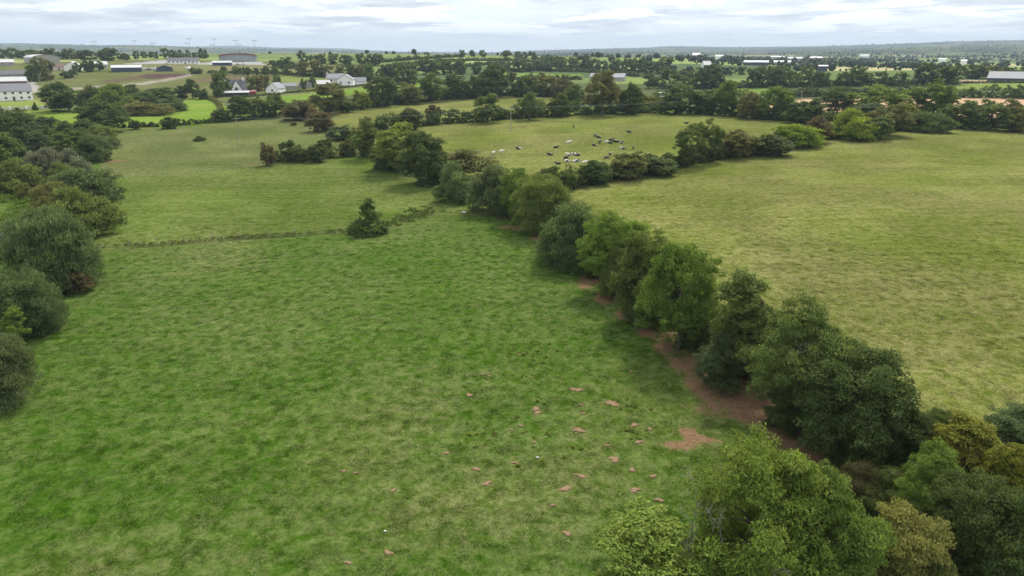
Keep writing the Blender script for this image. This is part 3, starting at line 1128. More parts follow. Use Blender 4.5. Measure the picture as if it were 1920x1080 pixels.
def hedge(pts, hgt, wid, colour, label, name='hedge', gap=0.0, dens=1.0, tmax=None, back=0.5, group=None, style='round'):
    """a hedge along photo pixels (its near foot), hgt and wid in metres"""
    W = [G(x, y, 0, tmax) for x, y in pts]
    rng = np.random.default_rng(abs(hash((pts[0], pts[-1]))) % 99991)
    base = W[0].copy()
    cl = []
    leafarea = 0
    tot = 0
    dmean = np.mean([math.hypot(p[0], p[1]) for p in W])
    stems = MB()
    for A, B in zip(W[:-1], W[1:]):
        seg = (B - A)
        L = math.hypot(seg[0], seg[1])
        tot += L
        step = max(0.8, hgt * 0.30)
        m = max(2, int(L / step))
        for i in range(m):
            f = (i + rng.random()) / m
            c = A + seg * f
            if gap and rng.random() < gap:
                continue
            nn = math.hypot(c[0], c[1])
            out = Vector((c[0] / nn, c[1] / nn, 0))
            top = hgt * (0.95 + 0.16 * math.sin(c[0] / 4.1 + c[1] / 5.3) + 0.12 * math.sin(c[0] / 9.7 - c[1] / 7.9)) * rng.uniform(0.8, 1.15)
            for lay in range(3):
                r = wid * rng.uniform(0.24, 0.40)
                off = (rng.random() - 0.5) * wid * 0.55
                c2 = c + out * (wid * back + off)
                zz = c2[2] + max(r * 0.15, (0.05, 0.45, 0.86)[lay] * top - r * 0.35)
                cl.append((c2[0] - base[0] + rng.normal() * 0.3, c2[1] - base[1] + rng.normal() * 0.3, zz - base[2], r, 0.9))
            if i % 3 == 0:
                c2 = c + out * wid * back
                z0 = c2[2] - base[2]
                q = (c2[0] - base[0], c2[1] - base[1])
                stems.tube([(q[0], q[1], z0 - 0.2), (q[0] + rng.normal() * .2, q[1] + rng.normal() * .2, z0 + top * .5), (q[0] + rng.normal() * .4, q[1] + rng.normal() * .4, z0 + top * .85)], [.07, .05, .015], 4)
    size = min(1.5, max(0.26, dmean * 0.0024))
    area = tot * (hgt * 2 + wid)
    n = int(dens * area * 2.3 / (size * size * 0.31))
    n = max(300, min(n, 60000))
    cl = [(x_ + o_[0] * r_ * .8, y_ + o_[1] * r_ * .8, z_ + (o_[2] * .6 + .1) * r_, r_ * rng.uniform(.42, .75), .9) for (x_, y_, z_, r_, f_) in cl for o_ in rand_dirs(3, rng)]
    V, F, ti, ag = foliage(cl, n, size, rng, style, zmin=-50)
    # keep every leaf above the ground
    gz = H(V[:, 0] + base[0], V[:, 1] + base[1]) - base[2]
    V[:, 2] = np.maximum(V[:, 2], gz + 0.02)
    e = empty(name, tuple(base))
    tag(e, label, 'hedge', group)
    o = obj('foliage', mesh_np('foliage', V, F, {'tint': ti, 'age': ag}, (M_leaf,)), e)
    o.color = jit(GREEN[colour], 0.06)
    tag(stems.build('stems', M_bark, e), kind='stuff')
    return e


# --- hedges round the near and middle fields
hedge(HEDGE_C[5:], 2.3, 3.2, 'dark', 'dark bramble understorey along the far stretch of the central hedgerow', back=0.95)
hedge(HEDGE_C[1:6], 2.0, 2.6, 'dark', 'dark bramble understorey at the near end of the central hedgerow', back=1.5)
hedge(HEDGE_R, 3.4, 4.8, 'dark', 'dark hedge between the cow pasture and the big dry pasture', dens=1.0)
hedge([(498, 306), (540, 303), (600, 299), (660, 294), (715, 296)], 2.6, 3.4, 'mid', 'short stub of hedge ending in the middle of the pasture')
hedge([(645, 262), (670, 272), (690, 285)], 1.4, 2.0, 'mid', 'low bushy hedge closing the corner beside the gateway', gap=.3)
hedge(HEDGE_F, 4.6, 6.0, 'dark', 'dark tall hedge along the far side of the cow pasture')
hedge(HEDGE_RF[:4], 3.0, 5.5, 'dark', 'dark hedge joining the cow pasture corner to the stubble field')
hedge(HEDGE_RF[3:], 4.4, 7.5, 'blue', 'broad bramble hedge between the dry pasture and the stubble')
hedge([(604, 213), (680, 203), (760, 194), (850, 186), (960, 180), (1040, 183), (1090, 190)], 4.8, 7.0, 'dark', 'dark hedge behind the narrow olive field')
hedge([(533, 216), (565, 222), (600, 235), (618, 246)], 3.4, 4.5, 'rust', 'brownish hedge running down to the gateway')
hedge([(214, 241), (300, 238), (410, 230), (470, 224), (535, 216)], 1.7, 2.2, 'dark', 'low clipped hedge below the brightest green meadow')
hedge([(400, 226), (415, 205), (405, 192), (380, 182)], 1.6, 2.4, 'olive', 'scrubby hedge curving up beside the bright meadow')
hedge([(505, 203), (560, 196), (600, 191), (640, 184)], 1.3, 1.8, 'mid', 'thin gappy hedge across the small meadow below the farmhouse', gap=.25)
hedge([(1450, 207), (1500, 203), (1600, 200)], 1.4, 2.4, 'dark', 'hedge on the near edge of the stubble field')
hedge([(1455, 184), (1540, 181), (1640, 177), (1720, 176)], 4.6, 6.0, 'dark', 'tall dark hedge at the back of the stubble field')
hedge([(1770, 184), (1850, 184), (1920, 186), (2000, 188)], 6.2, 6.0, 'mid', 'thick hedge between the stubble and the bright strip of grass')
hedge([(1780, 157), (1860, 156), (1920, 156), (1990, 156)], 1.4, 2.0, 'dark', 'trimmed hedge in front of the large grey shed')
hedge([(1300, 167), (1400, 165), (1500, 164), (1600, 162), (1720, 160)], 4.0, 5.0, 'dark', 'dark hedge below the row of tall trees')
hedge([(390, 138), (440, 138), (520, 139), (620, 146), (700, 150)], 2.2, 2.6, 'dark', 'hedge between the rough pasture and the sports pitch')
hedge([(440, 184), (470, 182), (540, 175), (620, 168), (690, 160)], 1.2, 1.5, 'mid', 'garden hedge in front of the white houses')
for i, (q, lb) in enumerate([
        ([(700, 119), (780, 112), (866, 107)], 'straight hedge along the crest of the round hill'),
        ([(730, 127), (800, 119), (880, 114), (960, 115), (1060, 120)], 'long hedge just below the hill crest'),
        ([(760, 136), (860, 127), (930, 121), (1000, 124), (1100, 130)], 'hedge halfway down the round hill'),
        ([(930, 136), (1000, 133), (1100, 136), (1200, 144)], 'hedge above the small bright meadow on the hillside'),
        ([(930, 150), (1000, 150), (1090, 150)], 'hedge under the small bright meadow on the hillside')]):
    hedge(q, 3.4, 5.0, 'dark', lb, tmax=1050)

# ================================================================== TREES AND BUSHES, one by one
T = tree_px
# central hedgerow, from the big corner tree towards the gateway
GC = 'trees of the hedgerow between the two nearest pastures'
T('hedgerow_tree', 'haw_near', 'dark', 1512, 1702, 668, 872, 'large dark rounded tree at the near end of the central hedgerow', GC, var=0)
T('hedgerow_bush', 'haw_near', 'dark', 1665, 1762, 775, 885, 'low dark bush tucked beside the large end tree of the central hedgerow', GC, var=1)
T('hedgerow_tree', 'ash_near', 'mid', 1405, 1605, 582, 805, 'tall tangled tree with bare twigs above the red earth', GC, var=1)
T('hedgerow_tree', 'airy_near', 'mid', 1335, 1455, 520, 712, 'thin see-through tree with ivy-clad stems in the central hedgerow', GC)
T('hedgerow_bush', 'haw_near', 'blue', 1308, 1402, 628, 728, 'compact dark green bush overhanging the bare red earth', GC, var=1)
T('hedgerow_tree', 'ash_near', 'ash', 1207, 1352, 465, 655, 'leafy ash beside the thin ivy-clad tree', GC, var=0)
T('hedgerow_tree', 'haw_near', 'mid', 1152, 1262, 445, 600, 'dark hawthorn squeezed between two lighter ash trees', GC, var=0)
T('hedgerow_tree', 'ash_near', 'ash_l', 1093, 1217, 404, 545, 'light green ash next to the smooth grey-green willow', GC, var=1)
T('hedgerow_bush', 'sallow_near', 'sallow', 1008, 1137, 388, 494, 'smooth grey-green willow dome in the middle of the hedgerow', GC, var=0)
T('hedgerow_bush', 'sallow_near', 'sallow_g', 962, 1070, 335, 432, 'rounded green willow above the scraped brown earth', GC, var=1)
T('hedgerow_tree', 'ash_near', 'ash', 938, 1008, 320, 414, 'slim green ash between two rounded willows', GC, var=0)
T('hedgerow_bush', 'sallow', 'sallow', 876, 958, 313, 397, 'round-headed willow just beyond the slim ash', GC, var=0)
T('hedgerow_bush', 'sallow', 'sallow', 816, 892, 308, 377, 'low domed willow spreading onto the pasture grass', GC, var=1)
T('hedgerow_bush', 'ash', 'olive', 822, 918, 281, 335, 'yellowish willow standing behind the low domed one', GC, var=2)
T('hedgerow_tree', 'oak', 'dark', 745, 832, 252, 345, 'broad dark tree with a rust-coloured patch on its flank', GC, var=0)
T('hedgerow_bush', 'haw', 'rust', 782, 812, 274, 322, 'small rust-brown bush growing against the broad dark tree', GC)
T('hedgerow_tree', 'ash', 'lime', 706, 792, 236, 322, 'pale green tree behind the broad dark tree', GC, var=1)
T('hedgerow_tree', 'ash', 'mid', 665, 714, 225, 295, 'upright tree at the gateway end of the central hedgerow', GC, var=2)
T('hedgerow_bush', 'haw', 'dark', 780, 835, 300, 346, 'dark undergrowth bush under the broad dark tree', GC)
T('hedgerow_bush', 'haw', 'mid', 700, 760, 282, 318, 'small bush at the foot of the pale green tree', GC)
for x0, x1, y0, y1, lb in ((1180, 1250, 545, 612, 'small dark bush under the two ash trees'), (1270, 1335, 590, 655, 'dark undergrowth bush below the leafy ash'), (1440, 1530, 720, 812, 'dark undergrowth bush below the tangled tree'), (1085, 1140, 470, 520, 'small bush between the willow dome and the light ash'), (1030, 1062, 395, 425, 'small reddish bush behind the smooth willow dome')):
    T('hedgerow_bush', 'haw_near', 'rust' if 'reddish' in lb else 'dark', x0, x1, y0, y1, lb, GC)

for x0, x1, y0, y1, key, colr, lb in ((1340, 1445, 560, 690, 'ash_near', 'mid', 'bushy ash growing behind the thin ivy-clad tree'), (1375, 1440, 600, 705, 'haw_near', 'mid', 'middling bush behind the compact dark one'), (1255, 1330, 540, 640, 'ash_near', 'mid', 'leafy bush between the ash and the thin tree'), (1455, 1560, 640, 770, 'haw_near', 'mid', 'rounded bush filling the side of the tangled tree'), (1130, 1190, 470, 560, 'sallow_near', 'sallow_g', 'small willow tucked under the light green ash'), (1540, 1640, 740, 862, 'haw_near', 'dark', 'dark low flank bush before the large end tree'), (925, 975, 345, 405, 'sallow_near', 'sallow', 'grey bush filling the gap before the slim ash')):
    T('hedgerow_bush', key, colr, x0, x1, y0, y1, lb, GC)

# corner of trees below the camera
GF = 'trees of the near corner thicket'
T('ash_tree', 'ash_near', 'ash_l', 1285, 1555, 858, 1140, 'big feathery ash with pale dead branches in the near corner', GF, var=0)
T('ash_tree', 'ash_near', 'ash', 1450, 1645, 915, 1160, 'darker ash behind the big feathery one', GF, var=1)
T('ash_tree', 'airy_near', 'lime', 1110, 1330, 965, 1170, 'yellow-green ash top poking up at the bottom edge', GF)
T('ash_tree', 'ash_near', 'ash', 1678, 1822, 848, 1020, 'small rounded ash beside the golden-tipped shrub', GF, var=1)
T('variegated_tree', 'haw_near', 'yellow', 1605, 1765, 965, 1140, 'tree with pale yellow leaves at the bottom edge', GF, var=0)
T('bramble_bush', 'haw_near', 'rust', 1562, 1660, 868, 955, 'browning bush between the feathery ash and the end tree', GF, var=1)
T('golden_shrub', 'plume_near', 'gold', 1735, 1885, 782, 930, 'golden-tipped shrub against the dry pasture', GF)
T('golden_shrub', 'plume_near', 'gold', 1820, 1935, 840, 990, 'lower olive-gold shrub beside the dark ivy bank', GF)
T('ivy_bush', 'haw_near', 'dark', 1740, 1900, 900, 1090, 'dark ivy-green bush filling the bottom corner', GF, var=0)
T('ivy_bush', 'haw_near', 'dark', 1840, 2010, 930, 1150, 'dark green bush cut off by the corner of the picture', GF, var=1)
T('ivy_bush', 'haw_near', 'dark', 1640, 1760, 1010, 1150, 'dark bush beneath the pale yellow tree', GF, var=1)
T('bramble_bush', 'haw_near', 'sallow', 1840, 1960, 765, 880, 'grey-green bramble spilling onto the dry pasture', GF, var=0)
T('bramble_bush', 'sallow_near', 'olive', 1900, 2040, 850, 960, 'olive bramble behind the lower gold shrub', GF, var=0)
T('bramble_bush', 'haw_near', 'mid', 1730, 1800, 770, 850, 'small bramble between the end tree and the golden shrub', GF, var=0)
T('bramble_bush', 'haw_near', 'mid', 1610, 1720, 880, 980, 'green bramble at the foot of the small rounded ash', GF, var=1)

# hedgerow down the other side of the near field
GL = 'willows and bushes along the wet ditch'
LEFT = [
    ('sallow_near', 'sallow', -95, 46, 636, 758, 'grey willow cut by the picture edge at the near end of the wet ditch'),
    ('airy_near', 'lime', 8, 52, 578, 655, 'small light sapling between the two nearest ditch willows'),
    ('sallow_near', 'sallow', -25, 98, 516, 626, 'dense grey-green willow behind the light sapling'),
    ('haw_near', 'mid', 22, 130, 450, 550, 'dark green bush joined to the tallest ditch willow'),
    ('sallow_near', 'sallow', 24, 160, 402, 540, 'tallest and broadest willow along the wet ditch'),
    ('haw', 'rust', 120, 168, 505, 548, 'small brown bush at the foot of the tallest ditch willow'),
    ('haw', 'silver', 8, 60, 420, 480, 'small whitish bush on the marsh side of the tallest willow'),
    ('sallow', 'sallow_g', 88, 210, 357, 440, 'wide low willow just beyond the tallest one'),
    ('sallow', 'sallow', 98, 217, 320, 378, 'spreading willow level with the old furrow'),
    ('sallow', 'olive', 66, 140, 345, 395, 'yellowish low willow on the marsh side'),
    ('sallow', 'sallow_g', 90, 142, 308, 350, 'small round willow in front of the silvery pair'),
    ('sallow', 'silver', 108, 168, 282, 336, 'silvery willow with a pale rounded top'),
    ('sallow', 'silver', 50, 118, 282, 345, 'silvery willow on the marsh side of the pale-topped one'),
    ('sallow', 'sallow_g', -20, 72, 300, 358, 'broad grassy-topped willow at the picture edge'),
    ('sallow', 'olive', 30, 60, 345, 372, 'little yellow-green shrub standing in the marsh grass'),
    ('oak', 'mid', 100, 168, 245, 302, 'wide spreading tree where the wood meets the pasture'),
    ('sallow', 'sallow', 150, 202, 255, 302, 'grey willow next to the dark mud patch'),
    ('sallow', 'sallow', 175, 222, 250, 278, 'low grey bush jutting onto the pasture'),
    ('sallow', 'sallow_g', 163, 212, 236, 262, 'rounded bush at the pasture end of the bright meadow'),
    ('oak', 'dark', 155, 232, 192, 246, 'dark broad tree dividing the two bright meadows'),
    ('haw', 'dark', 138, 190, 225, 258, 'dark bush below the tree dividing the meadows'),
]
for key, colr, x0, x1, y0, y1, lb in LEFT:
    T('willow_bush' if 'sallow' in key else ('hedgerow_tree' if key == 'oak' or key == 'airy_near' else 'hedgerow_bush'), key, colr, x0, x1, y0, y1, lb, GL)
GW = 'trees of the dark wood beside the wet ditch'
WOOD = [(-40, 45, 205, 270), (-70, 20, 240, 320), (15, 85, 238, 306), (30, 92, 216, 262), (60, 118, 240, 296), (72, 128, 222, 262), (95, 150, 232, 276), (-15, 40, 262, 315), (50, 105, 268, 310), (-60, 0, 190, 245), (10, 60, 205, 245)]
WL = ['tall dark tree at the garden corner of the wood', 'dark tree cut by the picture edge in the wood', 'broad dark tree in the middle of the wood', 'rounded tree on the meadow side of the wood', 'dark tree behind the silvery willows', 'pointed tree at the meadow corner of the wood', 'grey-green tree at the pasture tip of the wood', 'low dark tree at the marsh edge of the wood', 'bushy tree just above the silvery willows', 'tree of the wood closest to the white house', 'smaller tree between the wood and the garden wall']
for i, (x0, x1, y0, y1) in enumerate(WOOD):
    T('woodland_tree', 'oak' if i % 3 else 'ash', ('dark', 'mid', 'blue')[i % 3], x0, x1, y0, y1, WL[i], GW)

# thicket between the bright meadows and the rough pasture
GT = 'bushes of the thicket above the bright meadows'
for key, colr, x0, x1, y0, y1, lb in [
        ('haw', 'dark', 82, 150, 158, 208, 'large near-black bush beside the garden wall'),
        ('sallow', 'sallow', 146, 186, 163, 208, 'grey willow next to the near-black bush'),
        ('sallow', 'sallow_g', 180, 240, 160, 208, 'big soft willow in the middle of the thicket'),
        ('haw', 'mid', 232, 262, 160, 190, 'small tree poking out of the thicket'),
        ('sallow', 'sallow', 236, 290, 174, 200, 'low grey willow behind the flat bramble mound'),
        ('haw', 'blue', 278, 300, 180, 202, 'small dark round bush in the thicket'),
        ('sallow', 'sallow', 298, 345, 180, 208, 'grey dome willow at the meadow end of the thicket'),
        ('sallow', 'olive', 232, 322, 192, 214, 'flat sprawling bramble mound on the bright meadow'),
        ('haw', 'dark', 330, 352, 162, 184, 'dark small tree above the bright meadow'),
        ('ash', 'dark', 345, 372, 150, 184, 'pointed dark tree above the bright meadow'),
        ('haw', 'dark', 366, 388, 168, 186, 'low dark bush above the bright meadow'),
        ('haw', 'mid', 276, 332, 165, 184, 'wide scrubby bush behind the thicket'),
        ('sallow', 'mid', 60, 70, 193, 207, 'tiny shrub on the garden wall'),
        ('haw', 'mid', 245, 262, 225, 242, 'clipped round bush on the low hedge'),
        ('haw', 'dark', 305, 331, 220, 241, 'larger bush standing up from the low hedge'),
        ('haw', 'dark', 400, 428, 205, 228, 'dark bush where the low hedge meets the tree row'),
        ('oak', 'dark', 424, 472, 182, 224, 'dark tree on the low hedge in front of the A-shaped house'),
        ('oak', 'mid', 466, 502, 184, 221, 'dark tree with gaps under its crown along the low hedge'),
        ('ash', 'mid', 494, 538, 178, 219, 'greener tree at the upper end of the low hedge'),
        ('haw', 'rust', 528, 592, 190, 224, 'long brownish bush at the top of the brown hedge'),
        ('haw', 'rust', 574, 620, 206, 246, 'brownish bush at the lower end of the brown hedge')]:
    T('scrub_bush' if key in ('haw', 'sallow') else 'hedgerow_tree', key, colr, x0, x1, y0, y1, lb, GT)

# stub hedge in the pasture
GS = 'bushes of the short hedge stub in the pasture'
for key, colr, x0, x1, y0, y1, lb in [
        ('haw', 'rust', 489, 514, 270, 310, 'upright bush with orange tips ending the hedge stub'),
        ('ash', 'dark', 523, 555, 264, 302, 'dark crooked bush second along the hedge stub'),
        ('haw', 'mid', 546, 579, 273, 303, 'rounded bush in the middle of the hedge stub'),
        ('haw', 'dark', 576, 612, 268, 303, 'dense dark bush at the bend of the hedge stub'),
        ('haw', 'dark', 596, 622, 260, 290, 'small dark bush behind the dense one'),
        ('haw', 'olive', 638, 662, 262, 292, 'brown-green bush nearest the gateway on the hedge stub'),
        ('haw', 'blue', 616, 660, 236, 262, 'squat grey-green bush at the gateway')]:
    T('hedge_bush', key, colr, x0, x1, y0, y1, lb, GS)
T('lone_bush', 'cone', 'mid', 655, 728, 375, 437, 'lone cone-shaped hawthorn standing out in the pasture')
T('gorse_clump', 'sallow', 'dark', 363, 384, 255, 264, 'tiny dark gorse clump out in the far pasture')
T('gorse_clump', 'sallow', 'olive', 544, 556, 229, 235, 'tiny faded gorse clump under the brown hedge')

# hedge between cow pasture and dry pasture
GR = 'bushes on the hedge between the cow pasture and the dry pasture'
for key, colr, x0, x1, y0, y1, lb in [
        ('haw', 'mid', 1012, 1054, 314, 356, 'first bush at the junction with the central hedgerow'),
        ('ash', 'mid', 1052, 1082, 318, 356, 'spindly bush second from the central hedgerow'),
        ('haw', 'dark', 1090, 1147, 301, 345, 'round near-black bush by the lying cows'),
        ('haw', 'olive', 1148, 1210, 285, 335, 'brown-tinged bush after the round near-black one'),
        ('haw', 'dark', 1205, 1270, 296, 328, 'low dark bush before the twin-topped tree'),
        ('ash', 'mid', 1266, 1324, 237, 312, 'lower half of the twin-topped tree over the hedge'),
        ('ash', 'mid', 1306, 1354, 227, 302, 'taller half of the twin-topped tree over the hedge'),
        ('haw', 'olive', 1348, 1416, 246, 294, 'brownish bush after the twin-topped tree'),
        ('haw', 'dark', 1405, 1484, 252, 290, 'wide dark bush in the middle of the hedge'),
        ('sallow', 'lime', 1440, 1538, 234, 274, 'yellow-green rushy willow spilling over the hedge'),
        ('haw', 'rust', 1514, 1562, 220, 266, 'reddish bush beside the rushy yellow-green willow'),
        ('sallow', 'lime', 1553, 1647, 208, 260, 'bright green dome willow towards the hedge end'),
        ('haw', 'mid', 1600, 1668, 218, 260, 'dark bush pressed against the bright dome willow'),
        ('ash', 'olive', 1636, 1706, 198, 254, 'mixed yellowish bush near the stubble corner'),
        ('sallow', 'dark', 1690, 1780, 212, 246, 'last low bramble before the stubble corner')]:
    T('hedge_bush', key, colr, x0, x1, y0, y1, lb, GR)

# far hedge of the cow pasture and beyond
GH = 'trees on the hedge behind the cow pasture'
for key, colr, x0, x1, y0, y1, lb in [
        ('haw', 'dark', 740, 790, 205, 242, 'dark bush at the gateway end of the pasture hedge'),
        ('haw', 'rust', 800, 826, 198, 232, 'small rusty bush on the pasture hedge'),
        ('ash', 'mid', 888, 937, 178, 229, 'open-crowned tree beside the power pole'),
        ('ash', 'mid', 970, 1014, 176, 224, 'tree just past the power pole on the pasture hedge'),
        ('haw', 'mid', 1032, 1068, 178, 219, 'middling bush before the tallest pasture tree'),
        ('ash', 'olive', 1096, 1164, 138, 216, 'tallest leafy tree behind the cow pasture'),
        ('haw', 'mid', 1158, 1204, 160, 214, 'bush leaning on the tallest pasture tree'),
        ('haw', 'gold', 1196, 1240, 178, 205, 'yellowing bush in the middle of the pasture hedge'),
        ('ash', 'mid', 1238, 1312, 158, 213, 'broad tree in front of the white caravan'),
        ('haw', 'mid', 1300, 1345, 172, 214, 'bush between two broad trees of the pasture hedge'),
        ('ash', 'ash', 1332, 1392, 155, 216, 'broad light tree on the pasture hedge'),
        ('haw', 'olive', 1380, 1430, 176, 222, 'brown-green bush left of the stubble glimpse'),
        ('oak', 'ash', 1420, 1488, 166, 224, 'rounded green tree at the stubble field edge'),
        ('haw', 'dark', 1480, 1540, 188, 230, 'dark bush below the wooden power pole'),
        ('ash', 'dark', 1540, 1604, 166, 218, 'open dark tree standing before the stubble'),
        ('ash', 'lime', 1606, 1690, 163, 222, 'light flat-topped tree across the stubble'),
        ('ash', 'ash', 1672, 1740, 166, 224, 'second light flat-topped tree across the stubble'),
        ('oak', 'ash', 1722, 1786, 155, 226, 'tall green tree at the end of the stubble gap'),
        ('haw', 'blue', 1600, 1680, 195, 230, 'dark bush under the light flat-topped tree'),
        ('haw', 'gold', 1660, 1720, 196, 232, 'yellowish bush under the second light tree'),
        ('haw', 'mid', 1772, 1842, 192, 240, 'bushy bramble at the dry pasture corner'),
        ('haw', 'mid', 1828, 1892, 192, 243, 'bushy bramble second along the corner hedge'),
        ('haw', 'olive', 1880, 1950, 192, 246, 'bushy bramble cut by the picture edge')]:
    T('hedgerow_tree' if key in ('ash', 'oak') else 'hedge_bush', key, colr, x0, x1, y0, y1, lb.replace('left of', 'before'), GH)
GN = 'trees behind the narrow olive field'
for key, colr, x0, x1, y0, y1, lb in [
        ('oak', 'olive', 582, 646, 160, 214, 'brownish rounded tree at the end of the olive field'),
        ('haw', 'mid', 630, 668, 188, 210, 'low bush between the brownish and the big dark tree'),
        ('haw', 'gold', 664, 692, 172, 205, 'yellowing bush beside the big dark oak'),
        ('oak', 'dark', 688, 744, 141, 199, 'big dark round oak below the white farmhouse'),
        ('haw', 'olive', 742, 790, 158, 195, 'pale bush next to the big dark oak'),
        ('oak', 'mid', 782, 832, 140, 190, 'rounded tree on the olive field hedge'),
        ('oak', 'dark', 830, 876, 138, 186, 'darker rounded tree on the olive field hedge'),
        ('haw', 'mid', 866, 906, 145, 184, 'lighter tree in the olive field hedge'),
        ('oak', 'dark', 896, 966, 124, 182, 'tallest dark tree group on the olive field hedge'),
        ('haw', 'dark', 958, 992, 150, 181, 'dark bush after the tallest tree group'),
        ('oak', 'mid', 974, 1012, 140, 178, 'narrower tree at the end of the olive field'),
        ('haw', 'olive', 1006, 1044, 140, 180, 'reddish-green tree past the end of the olive field'),
        ('haw', 'rust', 1036, 1076, 150, 186, 'rusty bush past the end of the olive field'),
        ('haw', 'mid', 1056, 1100, 160, 196, 'scrubby bush leading to the tallest pasture tree')]:
    T('hedgerow_tree', key, colr, x0, x1, y0, y1, lb, GN)

# rows and groves farther off: (x0, y0, x1, y1, count, width px, height px, key, colours, where, group, farthest distance)
ROWS = [
    (-20, 110, 120, 110, 9, 22, 17, 'far_round', ('mid', 'dark'), 'in the treeline behind the grey barn', 'treeline behind the grey barn', 760),
    (125, 111, 215, 113, 6, 24, 18, 'far_round', ('mid', 'olive', 'dark'), 'in the treeline between barn and sports ground', 'treeline between barn and sports ground', 760),
    (215, 112, 245, 112, 3, 16, 15, 'far_round', ('dark',), 'at the corner of the sports ground', 'trees at the corner of the sports ground', 780),
    (250, 110, 315, 109, 5, 15, 16, 'far_round', ('dark', 'mid'), 'behind the sports ground yard', 'trees behind the sports ground yard', 800),
    (318, 110, 388, 109, 9, 10, 14, 'poplar', ('dark', 'mid'), 'in the screen behind the clubhouse', 'conifer screen behind the clubhouse', 800),
    (140, 134, 190, 133, 4, 20, 20, 'far_bush', ('mid', 'dark'), 'by the white gable barn', 'bushes by the white gable barn', 640),
    (50, 153, 92, 148, 3, 26, 36, 'far_round', ('mid', 'olive'), 'beside the long farm shed', 'trees beside the long farm shed', 560),
    (115, 148, 140, 145, 3, 16, 14, 'far_bush', ('dark',), 'on the edge of the rough pasture', 'bushes on the edge of the rough pasture', 600),
    (355, 138, 385, 138, 2, 18, 9, 'far_bush', ('dark',), 'at the top of the gravel track', 'bushes at the top of the gravel track', 640),
    (415, 140, 520, 140, 7, 12, 13, 'far_bush', ('dark', 'mid'), 'on the hedge below the sports pitch', 'bushes below the sports pitch', 640),
    (400, 182, 425, 178, 2, 26, 38, 'far_round', ('mid',), 'beside the A-shaped house', 'trees beside the A-shaped house', 460),
    (462, 172, 500, 168, 3, 22, 26, 'far_round', ('mid', 'olive'), 'between the two white houses', 'trees between the two white houses', 460),
    (514, 166, 528, 172, 2, 12, 36, 'poplar', ('mid', 'dark'), 'behind the small white gable house', 'tall trees behind the small gable house', 470),
    (562, 166, 590, 164, 2, 12, 18, 'far_bush', ('mid',), 'among the low farm sheds', 'bushes among the low farm sheds', 500),
    (505, 124, 570, 132, 5, 24, 16, 'far_bush', ('dark', 'mid'), 'past the end of the sports pitch', 'bushes past the end of the sports pitch', 800),
    (535, 140, 690, 148, 10, 24, 24, 'far_round', ('mid', 'dark', 'olive'), 'in the belt above the farmhouse field', 'tree belt above the farmhouse field', 660),
    (560, 118, 720, 124, 9, 20, 18, 'far_round', ('blue', 'mid'), 'in the saddle beside the round hill', 'trees in the saddle beside the round hill', 960),
    (690, 152, 780, 158, 6, 30, 34, 'far_round', ('mid', 'olive', 'blue'), 'in the grove behind the farmhouse', 'grove behind the farmhouse', 640),
    (720, 140, 900, 138, 8, 25, 24, 'far_round', ('mid', 'dark', 'olive'), 'on the wooded foot of the round hill', 'wooded foot of the round hill', 760),
    (735, 113, 805, 107, 4, 9, 10, 'far_round', ('dark',), 'on the crest hedge of the round hill', 'trees on the crest hedge', 1000),
    (860, 108, 920, 107, 3, 13, 12, 'far_round', ('dark',), 'standing against the sky on the hill', 'skyline trees on the round hill', 1000),
    (940, 112, 1010, 112, 4, 15, 16, 'far_round', ('dark', 'blue'), 'past the crest of the round hill', 'trees past the crest', 1020),
    (925, 134, 1060, 132, 7, 24, 18, 'far_round', ('blue', 'dark'), 'on the hillside above the bright meadow', 'hillside trees above the bright meadow', 860),
    (1020, 120, 1090, 124, 5, 20, 16, 'far_round', ('blue', 'mid'), 'on the far shoulder of the hill', 'trees on the far shoulder of the hill', 1100),
    (1090, 132, 1260, 138, 10, 26, 24, 'far_round', ('blue', 'mid', 'dark'), 'in the wooded hollow beyond the pastures', 'wooded hollow beyond the pastures', 1100),
    (1210, 165, 1290, 166, 4, 30, 30, 'far_round', ('dark', 'mid'), 'behind the pasture hedge near the caravan', 'trees behind the pasture hedge', 620),
    (1260, 150, 1330, 150, 5, 26, 20, 'far_bush', ('olive', 'blue'), 'in the scrub below the white bungalow', 'scrub below the white bungalow', 860),
    (1330, 142, 1400, 140, 4, 24, 18, 'far_round', ('blue',), 'in the dip before the factory sheds', 'trees in the dip before the factory sheds', 1000),
    (1300, 164, 1340, 166, 2, 40, 36, 'far_round', ('dark',), 'at the start of the tall tree row', 'trees at the start of the tall row', 600),
    (1400, 164, 1560, 162, 8, 28, 33, 'far_round', ('dark', 'mid'), 'in the tall row behind the stubble', 'tall tree row behind the stubble', 600),
    (1570, 161, 1690, 161, 5, 34, 32, 'far_round', ('dark', 'mid'), 'in the second tall row behind the stubble', 'second tall tree row behind the stubble', 600),
    (1725, 159, 1800, 157, 3, 42, 36, 'far_round', ('dark', 'mid'), 'standing before the large grey shed', 'big trees before the grey shed', 600),
    (1820, 148, 1930, 142, 5, 34, 22, 'far_round', ('mid', 'olive', 'dark'), 'behind the large grey shed', 'trees behind the large grey shed', 720),
]
CN = {'dark': 'dark', 'mid': 'green', 'olive': 'yellowish', 'blue': 'bluish-green'}
